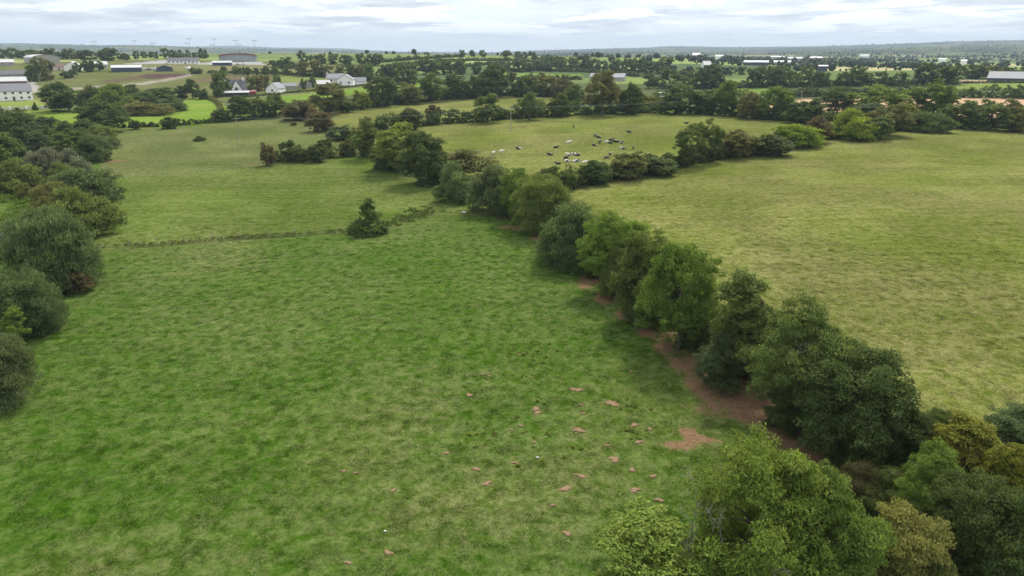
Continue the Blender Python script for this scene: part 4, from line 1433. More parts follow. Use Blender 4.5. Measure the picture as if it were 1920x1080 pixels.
for x0, y0, x1, y1, n, w, h, key, cols, where, grp, far in ROWS:
    for i in range(n):
        f = (i + 0.5) / n
        px = x0 + (x1 - x0) * f + random.uniform(-.35, .35) * abs(x1 - x0) / n
        py = y0 + (y1 - y0) * f + random.uniform(-1.2, 1.2)
        s = random.uniform(0.72, 1.22)
        c = cols[i % len(cols)] if i < len(cols) else random.choice(cols)
        lb = '%s one, a %s %s, %s' % (ORD[i], CN[c], {'far_round': 'round-headed tree', 'far_bush': 'bush', 'poplar': 'slender tree'}[key], where)
        T('distant_tree' if key != 'far_bush' else 'distant_bush', key, c, px - w * s / 2, px + w * s / 2, py - h * s, py, lb, grp, tmax=far)


# farther countryside: trees by the thousand along the field edges, nobody could count them
def build_far_woods():
    rng = np.random.default_rng(41)
    n = 260000
    d = np.exp(rng.uniform(math.log(720), math.log(9500), n))
    a = rng.uniform(-0.76, 0.76, n)
    x, y = d * np.sin(a), d * np.cos(a)
    hid, e = far_cells(x, y)
    px = 960 + FPX * x / (y * cp + (CAM_H - H(x, y)) * sp_)
    wood = fbm(x / 330.0, y / 330.0, 55, 3)
    keep = ((e < 3.0 + 0.0007 * d) & (rng.random(n) < 0.36)) | ((wood > 0.63) & (rng.random(n) < 0.3)) | (rng.random(n) < 0.004)
    ins = np.zeros(n, bool)
    for nm, c, P, q in FW:
        ins |= pip(x, y, P)
    keep &= ~ins
    keep &= ~((d < 1000) & (px > 60) & (px < 530))
    keep &= ~((d < 1080) & (px > 640) & (px < 1000))
    keep &= d > 760
    keep &= ~((d < 2400) & (rng.random(n) < .45))
    keep &= ~((d < 2200) & (px < 1000) & (rng.random(n) < .75))
    x, y, d = x[keep], y[keep], d[keep]
    m = len(x)
    if m > 11000:
        s = rng.choice(m, 11000, replace=False)
        x, y, d = x[s], y[s], d[s]
        m = 11000
    hgt = (2.0 + 7.0 * rng.random(m) ** 2.2) * (1 + 0.3 * sstep(3000, 9000, d))
    wid = hgt * rng.uniform(0.7, 1.25, m)
    z = H(x, y)
    # a lumpy crown of 3 stacked rings + tip, on a short stem
    K = 5
    ang = np.arange(K) / K * 2 * math.pi
    rings = [(0.0, 0.24), (0.35, 0.52), (0.76, 0.38)]
    V = np.empty((m, len(rings) * K + 1, 3))
    for r, (zz, rr) in enumerate(rings):
        rad = wid[:, None] * rr * rng.uniform(0.72, 1.3, (m, K))
        V[:, r * K:(r + 1) * K, 0] = x[:, None] + np.cos(ang)[None] * rad
        V[:, r * K:(r + 1) * K, 1] = y[:, None] + np.sin(ang)[None] * rad
        V[:, r * K:(r + 1) * K, 2] = z[:, None] + hgt[:, None] * (zz + rng.uniform(-.07, .07, (m, K)))
    V[:, -1] = np.stack([x, y, z + hgt], 1)
    F = []
    for r in range(len(rings) - 1):
        for k in range(K):
            a_, b_ = r * K + k, r * K + (k + 1) % K
            F.append((a_, b_, b_ + K))
            F.append((a_, b_ + K, a_ + K))
    top = (len(rings) - 1) * K
    for k in range(K):
        F.append((top + k, top + (k + 1) % K, len(rings) * K))
    F = np.array(F)
    nv = len(rings) * K + 1
    FF = (F[None] + (np.arange(m) * nv)[:, None, None]).reshape(-1, 3)
    tint = np.repeat(np.clip(rng.normal(0.38, 0.16, m), 0, 1), nv) + rng.normal(0, .12, m * nv)
    me = mesh_np('distant_woods', V.reshape(-1, 3), FF, {'tint': np.clip(tint, 0, 1), 'age': np.repeat(rng.random(m) * 0.4, nv)}, (M_leaf,))
    o = obj('distant_woods', me)
    o.color = (0.042, 0.062, 0.026, 1)
    tag(o, 'hedgerow trees and woods scattered over the far countryside', 'woods', kind='stuff')


build_far_woods()

# ================================================================== BUILDINGS
M_white = simple_mat('white_render', (0.90, 0.89, 0.86), 0.85, 0.06, 0.8)
M_cream = simple_mat('cream_render', (0.62, 0.57, 0.47), 0.85, 0.08, 0.8)
M_slate = simple_mat('slate', (0.085, 0.085, 0.095), 0.6, 0.18, 1.2)
M_slate_l = simple_mat('grey_slate', (0.20, 0.20, 0.22), 0.7, 0.15, 1.0)
M_tin = simple_mat('pale_tin', (0.50, 0.50, 0.50), 0.7, 0.12, 0.5)
M_tin_g = simple_mat('grey_tin', (0.33, 0.35, 0.37), 0.5, 0.15, 0.5)
M_navy = simple_mat('navy_cladding', (0.035, 0.05, 0.085), 0.5, 0.15, 0.6)
M_red = simple_mat('red_cladding', (0.24, 0.045, 0.045), 0.5, 0.15, 0.6)
M_brownroof = simple_mat('brown_roof', (0.14, 0.085, 0.065), 0.8, 0.2, 0.8)
M_block = simple_mat('concrete_block', (0.36, 0.34, 0.31), 0.9, 0.15, 1.2)
M_glass = simple_mat('window_glass', (0.03, 0.035, 0.045), 0.12, 0.2, 1.0)
M_frame = simple_mat('window_frame', (0.72, 0.72, 0.70), 0.5, 0.05, 1.0)
M_door = simple_mat('door_paint', (0.10, 0.07, 0.05), 0.5, 0.15, 1.0)
M_pole = simple_mat('weathered_pole', (0.34, 0.30, 0.24), 0.9, 0.2, 4.0)
M_steel = simple_mat('galvanised_steel', (0.42, 0.43, 0.44), 0.45, 0.1, 2.0, 0.6)


def building(name, label, cat, px, py, wpx, deep, wall_h, roof_h, yaw, wall, roof, gable_front=False, windows=0, chimneys=0, door=True, tmax=None, arched=False, storeys=1, group=None, over=0.35):
    p = G(px, py, 0, tmax)
    k = depth(p) / FPX
    az = math.atan2(p[0], p[1])
    W = wpx * k
    D = deep
    e = empty(name, tuple(p), -az + math.radians(yaw))
    tag(e, label, cat, group)
    x0, x1, y0, y1 = -W / 2, W / 2, 0.0, D
    if gable_front:
        # ridge runs away from the viewer
        prof = [(x0, -1), (x1, -1), (x1, wall_h), (0, wall_h + roof_h), (x0, wall_h)]
        if arched:
            prof = [(x0, -1), (x1, -1), (x1, wall_h)] + [(W / 2 * math.cos(a), wall_h + roof_h * math.sin(a)) for a in np.linspace(0.25, math.pi - 0.25, 9)] + [(x0, wall_h)]
        MB().prism(prof, y0, y1).build('wall', wall, e)
        t = 0.22
        if arched:
            a = np.linspace(0, math.pi, 13)
            up = [((W / 2 + over) * math.cos(q), wall_h + (roof_h + .25) * math.sin(q)) for q in a]
            dn = [((W / 2 + over - .2) * math.cos(q), wall_h + (roof_h + .03) * math.sin(q)) for q in a[::-1]]
            mb = MB()
            for i in range(12):
                mb.prism([up[i], up[i + 1], dn[11 - i], dn[12 - i]], y0 - over, y1 + over)
            mb.build('roof', roof, e)
        else:
            sl = roof_h / (W / 2)
            for s in (-1, 1):
                q = [(0, wall_h + roof_h + .03), (s * (W / 2 + over), wall_h - over * sl + .03), (s * (W / 2 + over), wall_h - over * sl + .03 + t), (0, wall_h + roof_h + .03 + t)]
                if s > 0:
                    q = q[::-1]
                MB().prism(q[::-1] if s > 0 else q[::-1], y0 - over, y1 + over).build('roof_slope', roof, e)
    else:
        # ridge runs across the view
        mb = MB()
        mb.v = [(x0, y0, -1), (x0, y1, -1), (x0, y1, wall_h), (x0, D / 2, wall_h + roof_h), (x0, y0, wall_h), (x1, y0, -1), (x1, y1, -1), (x1, y1, wall_h), (x1, D / 2, wall_h + roof_h), (x1, y0, wall_h)]
        mb.f = [(0, 4, 3, 2, 1), (5, 6, 7, 8, 9), (0, 5, 9, 4), (1, 2, 7, 6), (4, 9, 8, 3), (3, 8, 7, 2)]
        mb.build('wall', wall, e)
        sl = roof_h / (D / 2)
        t = 0.22
        for s in (0, 1):
            ya = (y0 - over) if s == 0 else (y1 + over)
            za = wall_h - over * sl + .03
            yb, zb = D / 2, wall_h + roof_h + .03
            m2 = MB()
            m2.v = [(x0 - over, ya, za), (x1 + over, ya, za), (x1 + over, yb, zb), (x0 - over, yb, zb), (x0 - over, ya, za + t), (x1 + over, ya, za + t), (x1 + over, yb, zb + t), (x0 - over, yb, zb + t)]
            m2.f = [(3, 2, 1, 0), (4, 5, 6, 7), (0, 1, 5, 4), (1, 2, 6, 5), (2, 3, 7, 6), (3, 0, 4, 7)]
            m2.build('roof_slope', roof, e)
    if windows:
        for st in range(storeys):
            zz = (wall_h / storeys) * st + wall_h / storeys * 0.36
            hh = min(1.5, wall_h / storeys * 0.48)
            for i in range(windows):
                cx = x0 + W * (i + 0.5) / windows
                if door and st == 0 and i == windows // 2:
                    d_ = MB().box(cx - .55, cx + .55, -0.05, 0.04, 0.0, 2.1).build('door', M_door, e)
                    MB().box(cx + .35, cx + .45, -0.10, -0.052, 1.0, 1.15).build('handle', M_steel, d_)
                    continue
                w_ = min(0.65, W / windows * 0.3)
                fr = MB().box(cx - w_, cx + w_, -0.05, 0.03, zz, zz + hh).build('window', M_frame, e)
                MB().box(cx - w_ + .1, cx + w_ - .1, -0.07, -0.051, zz + .1, zz + hh - .1).build('pane', M_glass, fr)
    for c in range(chimneys):
        cx = (x0 + .6) if c == 0 else (x1 - .6)
        cy_ = D / 2
        zt = wall_h + roof_h
        if gable_front:
            cx, cy_ = 0, (1.0 if c == 0 else D - 1)
        ch = MB().box(cx - .45, cx + .45, cy_ - .45, cy_ + .45, zt - 1.2, zt + 1.4).build('chimney', wall, e)
        MB().tube([(cx, cy_, zt + 1.4), (cx, cy_, zt + 1.9)], [.18, .15], 8).build('chimney_pot', M_brownroof, ch)
    return e


# sports ground and farm on the ridge
building('barn', 'big grey barn with a pale curved roof on the ridge', 'barn', 88, 118, 44, 26, 4.5, 2.6, 16, M_block, M_tin, True, arched=True, tmax=700)
building('farm_shed', 'small shed with white roof at the edge of the ridge farm', 'shed', 6, 124, 36, 12, 3.2, 2.2, 0, M_block, M_tin, windows=3, door=False, tmax=640)
building('farm_shed', 'long dark farm shed with light roof edge', 'shed', 15, 150, 76, 14, 3.6, 2.6, 0, M_block, M_slate, tmax=560)
building('farm_shed', 'pale-roofed lean-to shed below the long dark shed', 'shed', 20, 160, 52, 10, 2.6, 2.4, 0, M_brownroof, M_tin, tmax=520)
building('farmhouse', 'white two-storey house with grey slate roof by the garden wall', 'house', 20, 189, 72, 8.5, 5.0, 3.6, 0, M_white, M_slate_l, windows=6, storeys=2, chimneys=1, tmax=430)
building('gable_barn', 'white gable-ended barn on the ridge', 'barn', 136, 133, 26, 16, 3.6, 3.4, -10, M_white, M_tin, True, tmax=620)
building('brown_shed', 'low shed with brown roof beside the white gable barn', 'shed', 111, 132, 30, 10, 2.8, 2.4, 0, M_cream, M_brownroof, windows=3, tmax=630)
building('bungalow', 'pale bungalow between the gable barn and the long white roof', 'house', 191, 128, 21, 10, 3.0, 2.4, 6, M_cream, M_tin, windows=3, tmax=650)
building('workshop', 'long navy workshop with bright white roof', 'shed', 238, 135, 50, 12, 3.4, 1.8, -4, M_navy, M_tin, tmax=640)
building('changing_hut', 'navy gabled hut beside the parked vans', 'hut', 309, 134, 28, 9, 2.8, 2.0, 0, M_navy, M_slate, True, tmax=650)
building('clubhouse', 'long white clubhouse with dark slate roof', 'clubhouse', 344, 120, 54, 10, 2.9, 2.6, -3, M_white, M_slate, windows=8, chimneys=1, tmax=680)
building('store', 'navy store with white roof beside the pitch', 'shed', 417, 123, 34, 9, 2.6, 1.4, 0, M_navy, M_tin, tmax=680)
gst = building('grandstand', 'low grandstand with curved red roof', 'grandstand', 447, 115, 66, 14, 4.2, 2.6, 0, M_tin_g, M_red, True, arched=True, tmax=740)

aa_ = np.linspace(0.12, math.pi - .12, 15)
fb = MB()
gW = 18.6
for i in range(14):
    u0, u1 = aa_[i], aa_[i + 1]
    fb.prism([(gW * math.cos(u0), 4.1 + 2.6 * math.sin(u0)), (gW * math.cos(u1), 4.1 + 2.6 * math.sin(u1)), (gW * math.cos(u1), 5.2 + 2.6 * math.sin(u1)), (gW * math.cos(u0), 5.2 + 2.6 * math.sin(u0))][::-1], -1.6, -.5)
fb.build('fascia', M_red, gst)

# houses in the middle distance
eA = building('chalet_house', 'white house with steep A-shaped gable and two chimneys', 'house', 444, 177, 38, 9, 2.6, 5.6, 8, M_white, M_slate, windows=2, door=False, tmax=470)
for s in (-1, 1):
    ch = MB().box(s * 5.3 - .5, s * 5.3 + .5, 4.0, 5.0, 2.5, 9.9).build('chimney', M_white, eA)
    MB().tube([(s * 5.3, 4.5, 9.9), (s * 5.3, 4.5, 10.5)], [.2, .16], 8).build('chimney_pot', M_brownroof, ch)
MB().prism([(-3.9, -1), (3.9, -1), (3.9, 1.6), (0, 8.0), (-3.9, 1.6)], -1.6, 4.4).build('front_gable', M_white, eA)
for s in (-1, 1):
    q = [(0, 8.05), (s * 4.5, .67), (s * 4.5, 1.0), (0, 8.45)]
    MB().prism(q, -1.9, 4.45).build('gable_roof_slope', M_slate, eA)
fr = MB().prism([(-1.7, 2.4), (1.7, 2.4), (0, 5.2)], -1.66, -1.602).build('gable_window', M_frame, eA)
MB().prism([(-1.3, 2.6), (1.3, 2.6), (0, 4.8)], -1.70, -1.662).build('pane', M_glass, fr)
building('conservatory', 'low pale conservatory in front of the A-shaped house', 'conservatory', 444, 181, 44, 4, 2.2, 0.8, 4, M_glass, M_tin, tmax=450)
building('red_shed', 'small red shed beside the A-shaped house', 'shed', 473, 178, 14, 4, 1.8, 0.7, 0, M_red, M_red, tmax=460)
building('gable_house', 'small white house with one window in its gable', 'house', 511, 175, 24, 11, 3.0, 3.2, -24, M_white, M_slate_l, True, windows=1, door=False, tmax=480)
building('low_shed', 'low grey stone shed behind the small gable house', 'shed', 543, 168, 26, 8, 2.2, 1.8, 0, M_block, M_slate_l, tmax=500)
building('low_shed', 'low grey shed with a dark roof among bushes', 'shed', 573, 165, 24, 8, 2.2, 1.6, 0, M_block, M_slate, tmax=510)
building('low_shed', 'small shed with pale roof below the farmhouse', 'shed', 608, 163, 24, 7, 2.0, 2.2, 10, M_brownroof, M_tin, tmax=500)
building('farmhouse', 'farmhouse with pale gable and grey slate roof on the slope', 'house', 632, 156, 32, 9, 3.4, 3.2, 14, M_cream, M_slate_l, windows=3, chimneys=1, tmax=530)
building('white_barn', 'tall white barn with hipped grey roof beside the farmhouse', 'barn', 647, 161, 30, 14, 4.2, 3.4, -8, M_white, M_slate_l, True, windows=2, door=False, tmax=510)
building('barn_wing', 'long low wing with grey roof joined to the white barn', 'barn', 673, 159, 26, 8, 2.4, 2.6, -4, M_white, M_slate_l, tmax=520)

# towards the right: sheds, a caravan roof, the factory in the valley
building('cattle_shed', 'large shed with wide grey roof above the bright strip', 'shed', 1900, 154, 84, 22, 2.4, 4.2, -3, M_navy, M_slate_l, tmax=560)
building('hay_shed', 'grey-roofed shed half hidden behind the tallest pasture tree', 'shed', 1138, 152, 64, 16, 3.0, 3.0, -6, M_block, M_slate_l, tmax=760)
building('caravan', 'white caravan roof glimpsed among the pasture hedge trees', 'caravan', 1245, 179, 18, 3, 2.6, 0.5, 0, M_white, M_tin, tmax=430)
building('bungalow', 'white hipped bungalow in the wooded hollow', 'house', 1327, 128, 14, 12, 3.6, 4.2, 20, M_white, M_tin, windows=2, tmax=1250)
for i, (px, py, w, dp, wh, rh, rm, wm, lb) in enumerate([
        (1417, 123, 44, 20, 4, 2, M_tin, M_navy, 'long low factory shed with white roof in the valley'),
        (1457, 113, 24, 30, 7, 2, M_tin, M_tin_g, 'tall white factory hall farthest up the valley'),
        (1484, 116, 36, 30, 5, 2, M_tin, M_tin_g, 'wide white factory hall beside the tall one'),
        (1466, 123, 30, 18, 4, 2, M_tin, M_block, 'low pale shed below the factory halls'),
        (1529, 118, 20, 26, 7, 2, M_tin, M_red, 'bright white-roofed hall at the end of the factory row'),
        (1542, 134, 16, 12, 5, 1, M_tin, M_navy, 'small dark shed in the striped fields'),
        (1766, 117, 12, 20, 6, 2, M_tin, M_white, 'lone white shed on the far wooded slope'),
        (1620, 109, 16, 40, 8, 3, M_tin, M_white, 'tiny pale hall far out beyond the factory'),
        (1348, 114, 14, 26, 6, 2, M_tin, M_white, 'tiny white hall on the far plain'),
        (1305, 111, 14, 26, 6, 3, M_tin, M_cream, 'tiny cream farm on the far plain'),
        (1806, 121, 10, 14, 5, 2, M_tin, M_white, 'tiny white house at the foot of the far slope')]):
    building('factory_shed' if i < 5 else 'distant_shed', lb, 'shed', px, py, w, dp, wh, rh, 0, wm, rm, tmax=2600, group='sheds in the far valley')

# garden wall beside the two-storey house
gw = empty('garden_wall', tuple(G(-10, 207)))
tag(gw, 'low pale garden wall below the white two-storey house', 'wall')
a, b = G(-60, 207), G(96, 204)
mb = MB()
for i in range(12):
    p, q = a.lerp(b, i / 12), a.lerp(b, (i + 1) / 12)
    p, q = p - gw.location, q - gw.location
    mb.poly([(p.x, p.y, p.z - .4), (q.x, q.y, q.z - .4), (q.x, q.y, q.z + 1.1), (p.x, p.y, p.z + 1.1), (p.x, p.y + .3, p.z - .4), (q.x, q.y + .3, q.z - .4), (q.x, q.y + .3, q.z + 1.1), (p.x, p.y + .3, p.z + 1.1)],
            [(0, 1, 2, 3), (7, 6, 5, 4), (3, 2, 6, 7), (0, 4, 5, 1)])
mb.build('wall_run', M_cream, gw)
for i in range(5):
    p = a.lerp(b, (i + .5) / 5) - gw.location
    MB().box(p.x - .3, p.x + .3, p.y - .15, p.y + .45, p.z - .4, p.z + 1.5).build('pier', M_white, gw)

# ------------------------------------------------------------------ floodlight masts
MASTS = [(183, 81, 114), (258, 80, 115), (292, 84, 116), (354, 84, 113), (361, 77, 121), (401, 87, 113), (407, 77, 118), (446, 80, 119), (452, 86, 113), (482, 80, 120)]
ML = ['beside the ridge treeline', 'at the yard corner', 'over the yard', 'shorter of the two over the clubhouse', 'taller of the two over the clubhouse', 'shorter of the two over the navy store', 'taller of the two over the navy store', 'tall one before the grandstand', 'short one behind the grandstand', 'thin one past the grandstand']
for (px, yt, yb), lb in zip(MASTS, ML):
    p = G(px, yb, 0, 740)
    k = depth(p) / FPX
    hh = (yb - yt) * k * 1.02
    e = empty('floodlight_mast', tuple(p), -math.atan2(p[0], p[1]))
    tag(e, 'floodlight mast, ' + lb, 'floodlight', 'floodlight masts of the sports ground')
    MB().tube([(0, 0, -.5), (0, 0, hh * .5), (0, 0, hh)], [.22, .18, .13], 8).build('pole', M_steel, e)
    MB().box(-2.2, 2.2, -.06, .06, hh - .08, hh + .06).build('crossbar', M_steel, e)
    for i in range(5):
        x = -2 + i
        MB().box(x - .36, x + .36, -.35, -.062, hh - .04, hh + .46).build('lamp', M_tin_g, e)

# ------------------------------------------------------------------ power poles and wires
POLES = [(448, 222, 263, 'thin power pole standing in the far pasture', 4), (958, 203, 247, 'power pole standing in the cow pasture', 4), (1499, 172, 206, 'brown power pole at the stubble field edge', 4), (76, 138, 157, 'pole beside the long farm shed', 2)]
tops = []
for px, yt, yb, lb, _ in POLES:
    p = G(px, yb)
    k = depth(p) / FPX
    hh = (yb - yt) * k / math.cos(math.atan2(CAM_H - p[2], math.hypot(p[0], p[1])))
    e = empty('power_pole', tuple(p), 0.25)
    tag(e, lb, 'pole', 'wooden power poles')
    MB().tube([(0, 0, -.5), (0, 0, hh * .5), (0, 0, hh)], [.16, .14, .11], 8).build('pole', M_pole, e)
    MB().box(-1.1, 1.1, -.07, .07, hh - .45, hh - .28).build('crossarm', M_pole, e)
    for x in (-1.0, 0.0, 1.0):
        MB().tube([(x, 0, hh - .28 if x else hh), (x, 0, hh - .02 if x else hh + .26)], [.06, .04], 6).build('insulator', M_steel, e)
    tops.append(Vector((p[0], p[1], p[2] + hh)))
for i, (a, b) in enumerate(((tops[0], tops[1]), (tops[1], tops[2]))):
    w = MB()
    for o_ in (-1.0, 1.0):
        pts = []
        for j in range(13):
            f = j / 12
            q = a.lerp(b, f) - a
            pts.append((q.x + o_ * .25, q.y + o_ * .97, q.z - 4 * 1.6 * f * (1 - f)))
        w.tube(pts, [.012] * 13, 4)
    o = w.build('overhead_wire', M_steel, None, loc=tuple(a))
    tag(o, ('pair of wires from the far pasture pole to the cow pasture pole', 'pair of wires from the cow pasture pole towards the stubble')[i], 'wire')


# ------------------------------------------------------------------ parked vehicles by the navy hut
def car(px, py, col, label, van=False, yaw=0):
    p = G(px, py, 0, 690)
    e = empty('parked_van' if van else 'parked_car', tuple(p), math.radians(yaw))
    tag(e, label, 'van' if van else 'car', 'vehicles parked at the sports ground')
    m = simple_mat('car_paint', col, 0.3, 0.05, 1.0)
    if van:
        prof = [(-2.4, .35), (2.3, .35), (2.4, .9), (2.1, 1.3), (1.5, 2.05), (1.1, 2.2), (-2.3, 2.2), (-2.4, 1.9)]
        win = [(1.25, 1.3), (2.0, 1.3), (1.55, 1.95), (1.25, 1.95)]
    else:
        prof = [(-2.1, .35), (2.1, .35), (2.15, .75), (1.2, .95), (.5, 1.42), (-1.1, 1.45), (-1.9, 1.0), (-2.15, .9)]
        win = [(-1.4, .98), (1.0, .98), (.45, 1.36), (-1.0, 1.38)]
    bo = MB().prism(prof, -.85, .85).build('body', m, e)
    MB().prism(win, -.87, -.852).build('side_window', M_glass, bo)
    MB().prism(win, .852, .87).build('side_window', M_glass, bo)
    for x in (-1.35, 1.35):
        for y in (-.8, .8):
            a = np.linspace(0, 2 * math.pi, 13)[:-1]
            wl = MB().prism([(x + .33 * math.cos(q), .33 + .33 * math.sin(q)) for q in a], y - .1, y + .1).build('wheel', M_navy, e)
            MB().prism([(x + .18 * math.cos(q), .33 + .18 * math.sin(q)) for q in a], y - .12 if y < 0 else y + .101, y - .101 if y < 0 else y + .12).build('rim', M_steel, wl)


car(270, 131, (.8, .8, .8), 'white van, first from the long navy workshop', True, 20)
car(279, 132, (.06, .06, .07), 'black car parked between two white vans', False, 70)
car(288, 131.5, (.75, .76, .78), 'white van parked by the navy hut', True, 10)
car(294, 130.5, (.3, .32, .35), 'grey car tucked behind the navy hut', False, 40)
car(353, 130, (.8, .8, .8), 'white van alone at the top of the gravel track', True, -30)
car(457, 122, (.78, .78, .78), 'white car in front of the grandstand', False, 15)
car(447, 122.5, (.35, .36, .4), 'grey car beside the white one at the grandstand', False, 15)


# ------------------------------------------------------------------ cattle
def cow_mat():
    m, t, out = new_mat('cow_hide')
    L = t.links.new
    tc = nd(t, 'ShaderNodeTexCoord')
    oi = nd(t, 'ShaderNodeObjectInfo')
    ad = nd(t, 'ShaderNodeVectorMath', operation='ADD')
    L(tc.outputs['Object'], ad.inputs[0])
    cb = nd(t, 'ShaderNodeCombineXYZ')
    r = mathn(t, 'MULTIPLY', oi.outputs['Random'], 40.0)
    L(r, cb.inputs[0])
    L(r, cb.inputs[1])
    L(cb.outputs[0], ad.inputs[1])
    n = nd(t, 'ShaderNodeTexNoise', i_Scale=1.15, i_Detail=1.0, i_Roughness=0.4)
    L(ad.outputs[0], n.inputs['Vector'])
    s = nd(t, 'ShaderNodeSeparateColor')
    L(oi.outputs['Color'], s.inputs[0])
    f = mathn(t, 'LESS_THAN', n.outputs['Fac'], s.outputs[0])
    c = mixc(t, f, (0.72, 0.68, 0.62), (0.012, 0.012, 0.013))
    b = nd(t, 'ShaderNodeBsdfPrincipled', i_Roughness=0.7)
    L(c, b.inputs['Base Color'])
    L(b.outputs[0], out.inputs[0])
    return m


M_cow = cow_mat()


def skin_mesh(name, verts, edges, radii, root=0):
    me = bpy.data.meshes.new(name + '_skel')
    me.from_pydata(verts, edges, [])
    o = bpy.data.objects.new(name + '_skel', me)
    COL.objects.link(o)
    md = o.modifiers.new('skin', 'SKIN')
    for i, r in enumerate(radii):
        sv = me.skin_vertices[0].data[i]
        sv.radius = r if isinstance(r, tuple) else (r, r)
        sv.use_root = (i == root)
    s = o.modifiers.new('sub', 'SUBSURF')
    s.levels = 1
    s.render_levels = 1
    dg = bpy.context.evaluated_depsgraph_get()
    ev = o.evaluated_get(dg)
    out = bpy.data.meshes.new_from_object(ev)
    out.name = name
    out.materials.clear()
    out.materials.append(M_cow)
    out.polygons.foreach_set('use_smooth', np.ones(len(out.polygons), bool))
    bpy.data.objects.remove(o)
    return out


def cow_meshes():
    # standing: deep trunk, neck, head, jointed legs
    v = [(0, 0, 1.0), (-.75, 0, 1.08), (.62, 0, 1.02), (1.02, 0, 1.22), (1.38, 0, 1.32), (1.72, 0, 1.12),
         (.55, .24, .72), (.58, .25, .38), (.56, .25, .03), (.55, -.24, .72), (.58, -.25, .38), (.56, -.25, .03),
         (-.78, .24, .80), (-.90, .25, .48), (-.84, .25, .03), (-.78, -.24, .80), (-.90, -.25, .48), (-.84, -.25, .03),
         (-1.02, 0, 1.12), (-1.10, 0, .70), (1.36, .24, 1.38), (1.36, -.24, 1.38)]
    e = [(0, 1), (0, 2), (2, 3), (3, 4), (4, 5), (2, 6), (6, 7), (7, 8), (2, 9), (9, 10), (10, 11), (1, 12), (12, 13), (13, 14), (1, 15), (15, 16), (16, 17), (1, 18), (18, 19), (4, 20), (4, 21)]
    r = [.40, .36, .36, .22, .17, .12, .13, .07, .06, .13, .07, .06, .17, .08, .06, .17, .08, .06, .06, .035, .05, .05]
    st = skin_mesh('cow_standing', v, e, r)
    # grazing: head down
    v2 = list(v)
    v2[3] = (1.05, 0, .92)
    v2[4] = (1.35, 0, .50)
    v2[5] = (1.52, 0, .18)
    v2[20] = (1.28, .22, .60)
    v2[21] = (1.28, -.22, .60)
    gr = skin_mesh('cow_grazing', v2, e, r)
    # lying: trunk on the ground, legs folded under
    v3 = [(0, 0, .42), (-.75, .03, .44), (.62, 0, .46), (1.0, 0, .72), (1.34, .05, .88), (1.66, .1, .70),
          (.70, .34, .22), (.95, .40, .08), (.62, .44, .06), (.70, -.30, .22), (1.0, -.30, .08), (.66, -.36, .06),
          (-.62, .42, .30), (-.20, .58, .10), (-.60, .66, .07), (-.72, -.32, .28), (-.40, -.46, .09), (-.72, -.52, .07),
          (-1.05, .02, .40), (-1.12, .2, .12), (1.32, .26, .96), (1.32, -.16, .96)]
    ly = skin_mesh('cow_lying', v3, e, r)
    return st, gr, ly


COW = cow_meshes()
# photo pixel of each animal, pose (0 standing, 1 grazing, 2 lying), share of black, heading degrees
COWS = [(1075.5, 239, 0, .62, 80), (1180, 247.5, 2, .60, 175), (1118, 255, 2, .60, 190), (1123, 257.5, 2, .50, 150), (1065.5, 267, 2, .28, 10), (1042, 276.5, 2, .58, 15),
        (1032, 290, 2, .58, 170), (1066, 289.5, 2, .30, 175), (1072, 289.5, 2, .46, 15), (1081, 290.5, 2, .48, 0), (1083.5, 291, 2, .55, 190), (1061, 296, 2, .66, 10),
        (1064, 302.5, 2, .44, 155), (1078, 302.5, 2, .38, 10), (1084, 302, 2, .46, 175), (1047, 307, 2, .70, 165), (1115, 272.5, 2, .56, 160), (1124.5, 268.5, 0, .68, 60),
        (1135, 266.5, 2, .25, 5), (1144, 268, 2, .64, 15), (1145, 262.5, 2, .66, 0), (1154, 265.5, 2, .70, 170), (1159, 266, 2, .66, 175), (1165, 268, 2, .40, 30),
        (1168, 278.5, 2, .40, 160), (1188, 278.5, 1, .52, 80), (1137, 299, 1, .58, 20), (1144, 291.5, 0, .56, 70), (1095, 305, 2, .22, 20), (973, 279, 2, .58, 175), (925, 289, 0, .36, 60), (940, 286, 0, .24, 30), (1286, 231, 2, .62, 0)]
CL = ['standing dark cow alone at the top of the pasture', 'lying cow on the pasture slope apart from the herd', 'black lying cow above the main herd', 'lying cow just below the black one above the herd', 'mostly white lying cow alone', 'black lying cow with white end, left of the herd',
      'dark cow at the outer edge of the lower group', 'white-headed cow starting the lower group', 'small patched cow second in the lower group', 'patched cow in the middle of the lower group', 'dark patched cow ending the upper line of the lower group', 'black cow lying below the lower group line',
      'white and black cow in the lowest pair line', 'whitest cow of the lowest line', 'patched cow ending the lowest line', 'brownish-black cow lying lowest in the pasture', 'black and white cow at the start of the main herd', 'standing black cow in the main herd',
      'white cow in the middle of the main herd', 'black cow lying right after the white one', 'small black cow behind the main herd', 'long black cow in the main herd', 'black cow next to the long black one', 'white-faced cow ending the main herd',
      'white and black cow lying below the herd end', 'grazing cow apart past the herd end', 'grazing cow close to the hedge', 'thin dark cow standing near the hedge', 'pale cow lying next to the hedge bush', 'black cow lying alone by the willows', 'patched cow standing beside the willows', 'white cow standing beside the willows', 'black cow lying high up near the twin-topped tree']
for (px, py, pose, blk, hd), lb in zip(COWS, CL):
    p = G(px, py + 1.0)
    o = obj('cow', COW[pose], None, loc=(p[0], p[1], p[2] + 0.01), rot=(0, 0, math.radians(hd)))
    s = random.uniform(0.70, 0.80)
    o.scale = (s, s, s)
    blk += 0.06
    o.color = (blk, blk, blk, 1)
    tag(o, lb.replace(', left of', ' beside').replace('lying right after', 'lying just after'), 'cow', 'dairy herd in the far pasture')


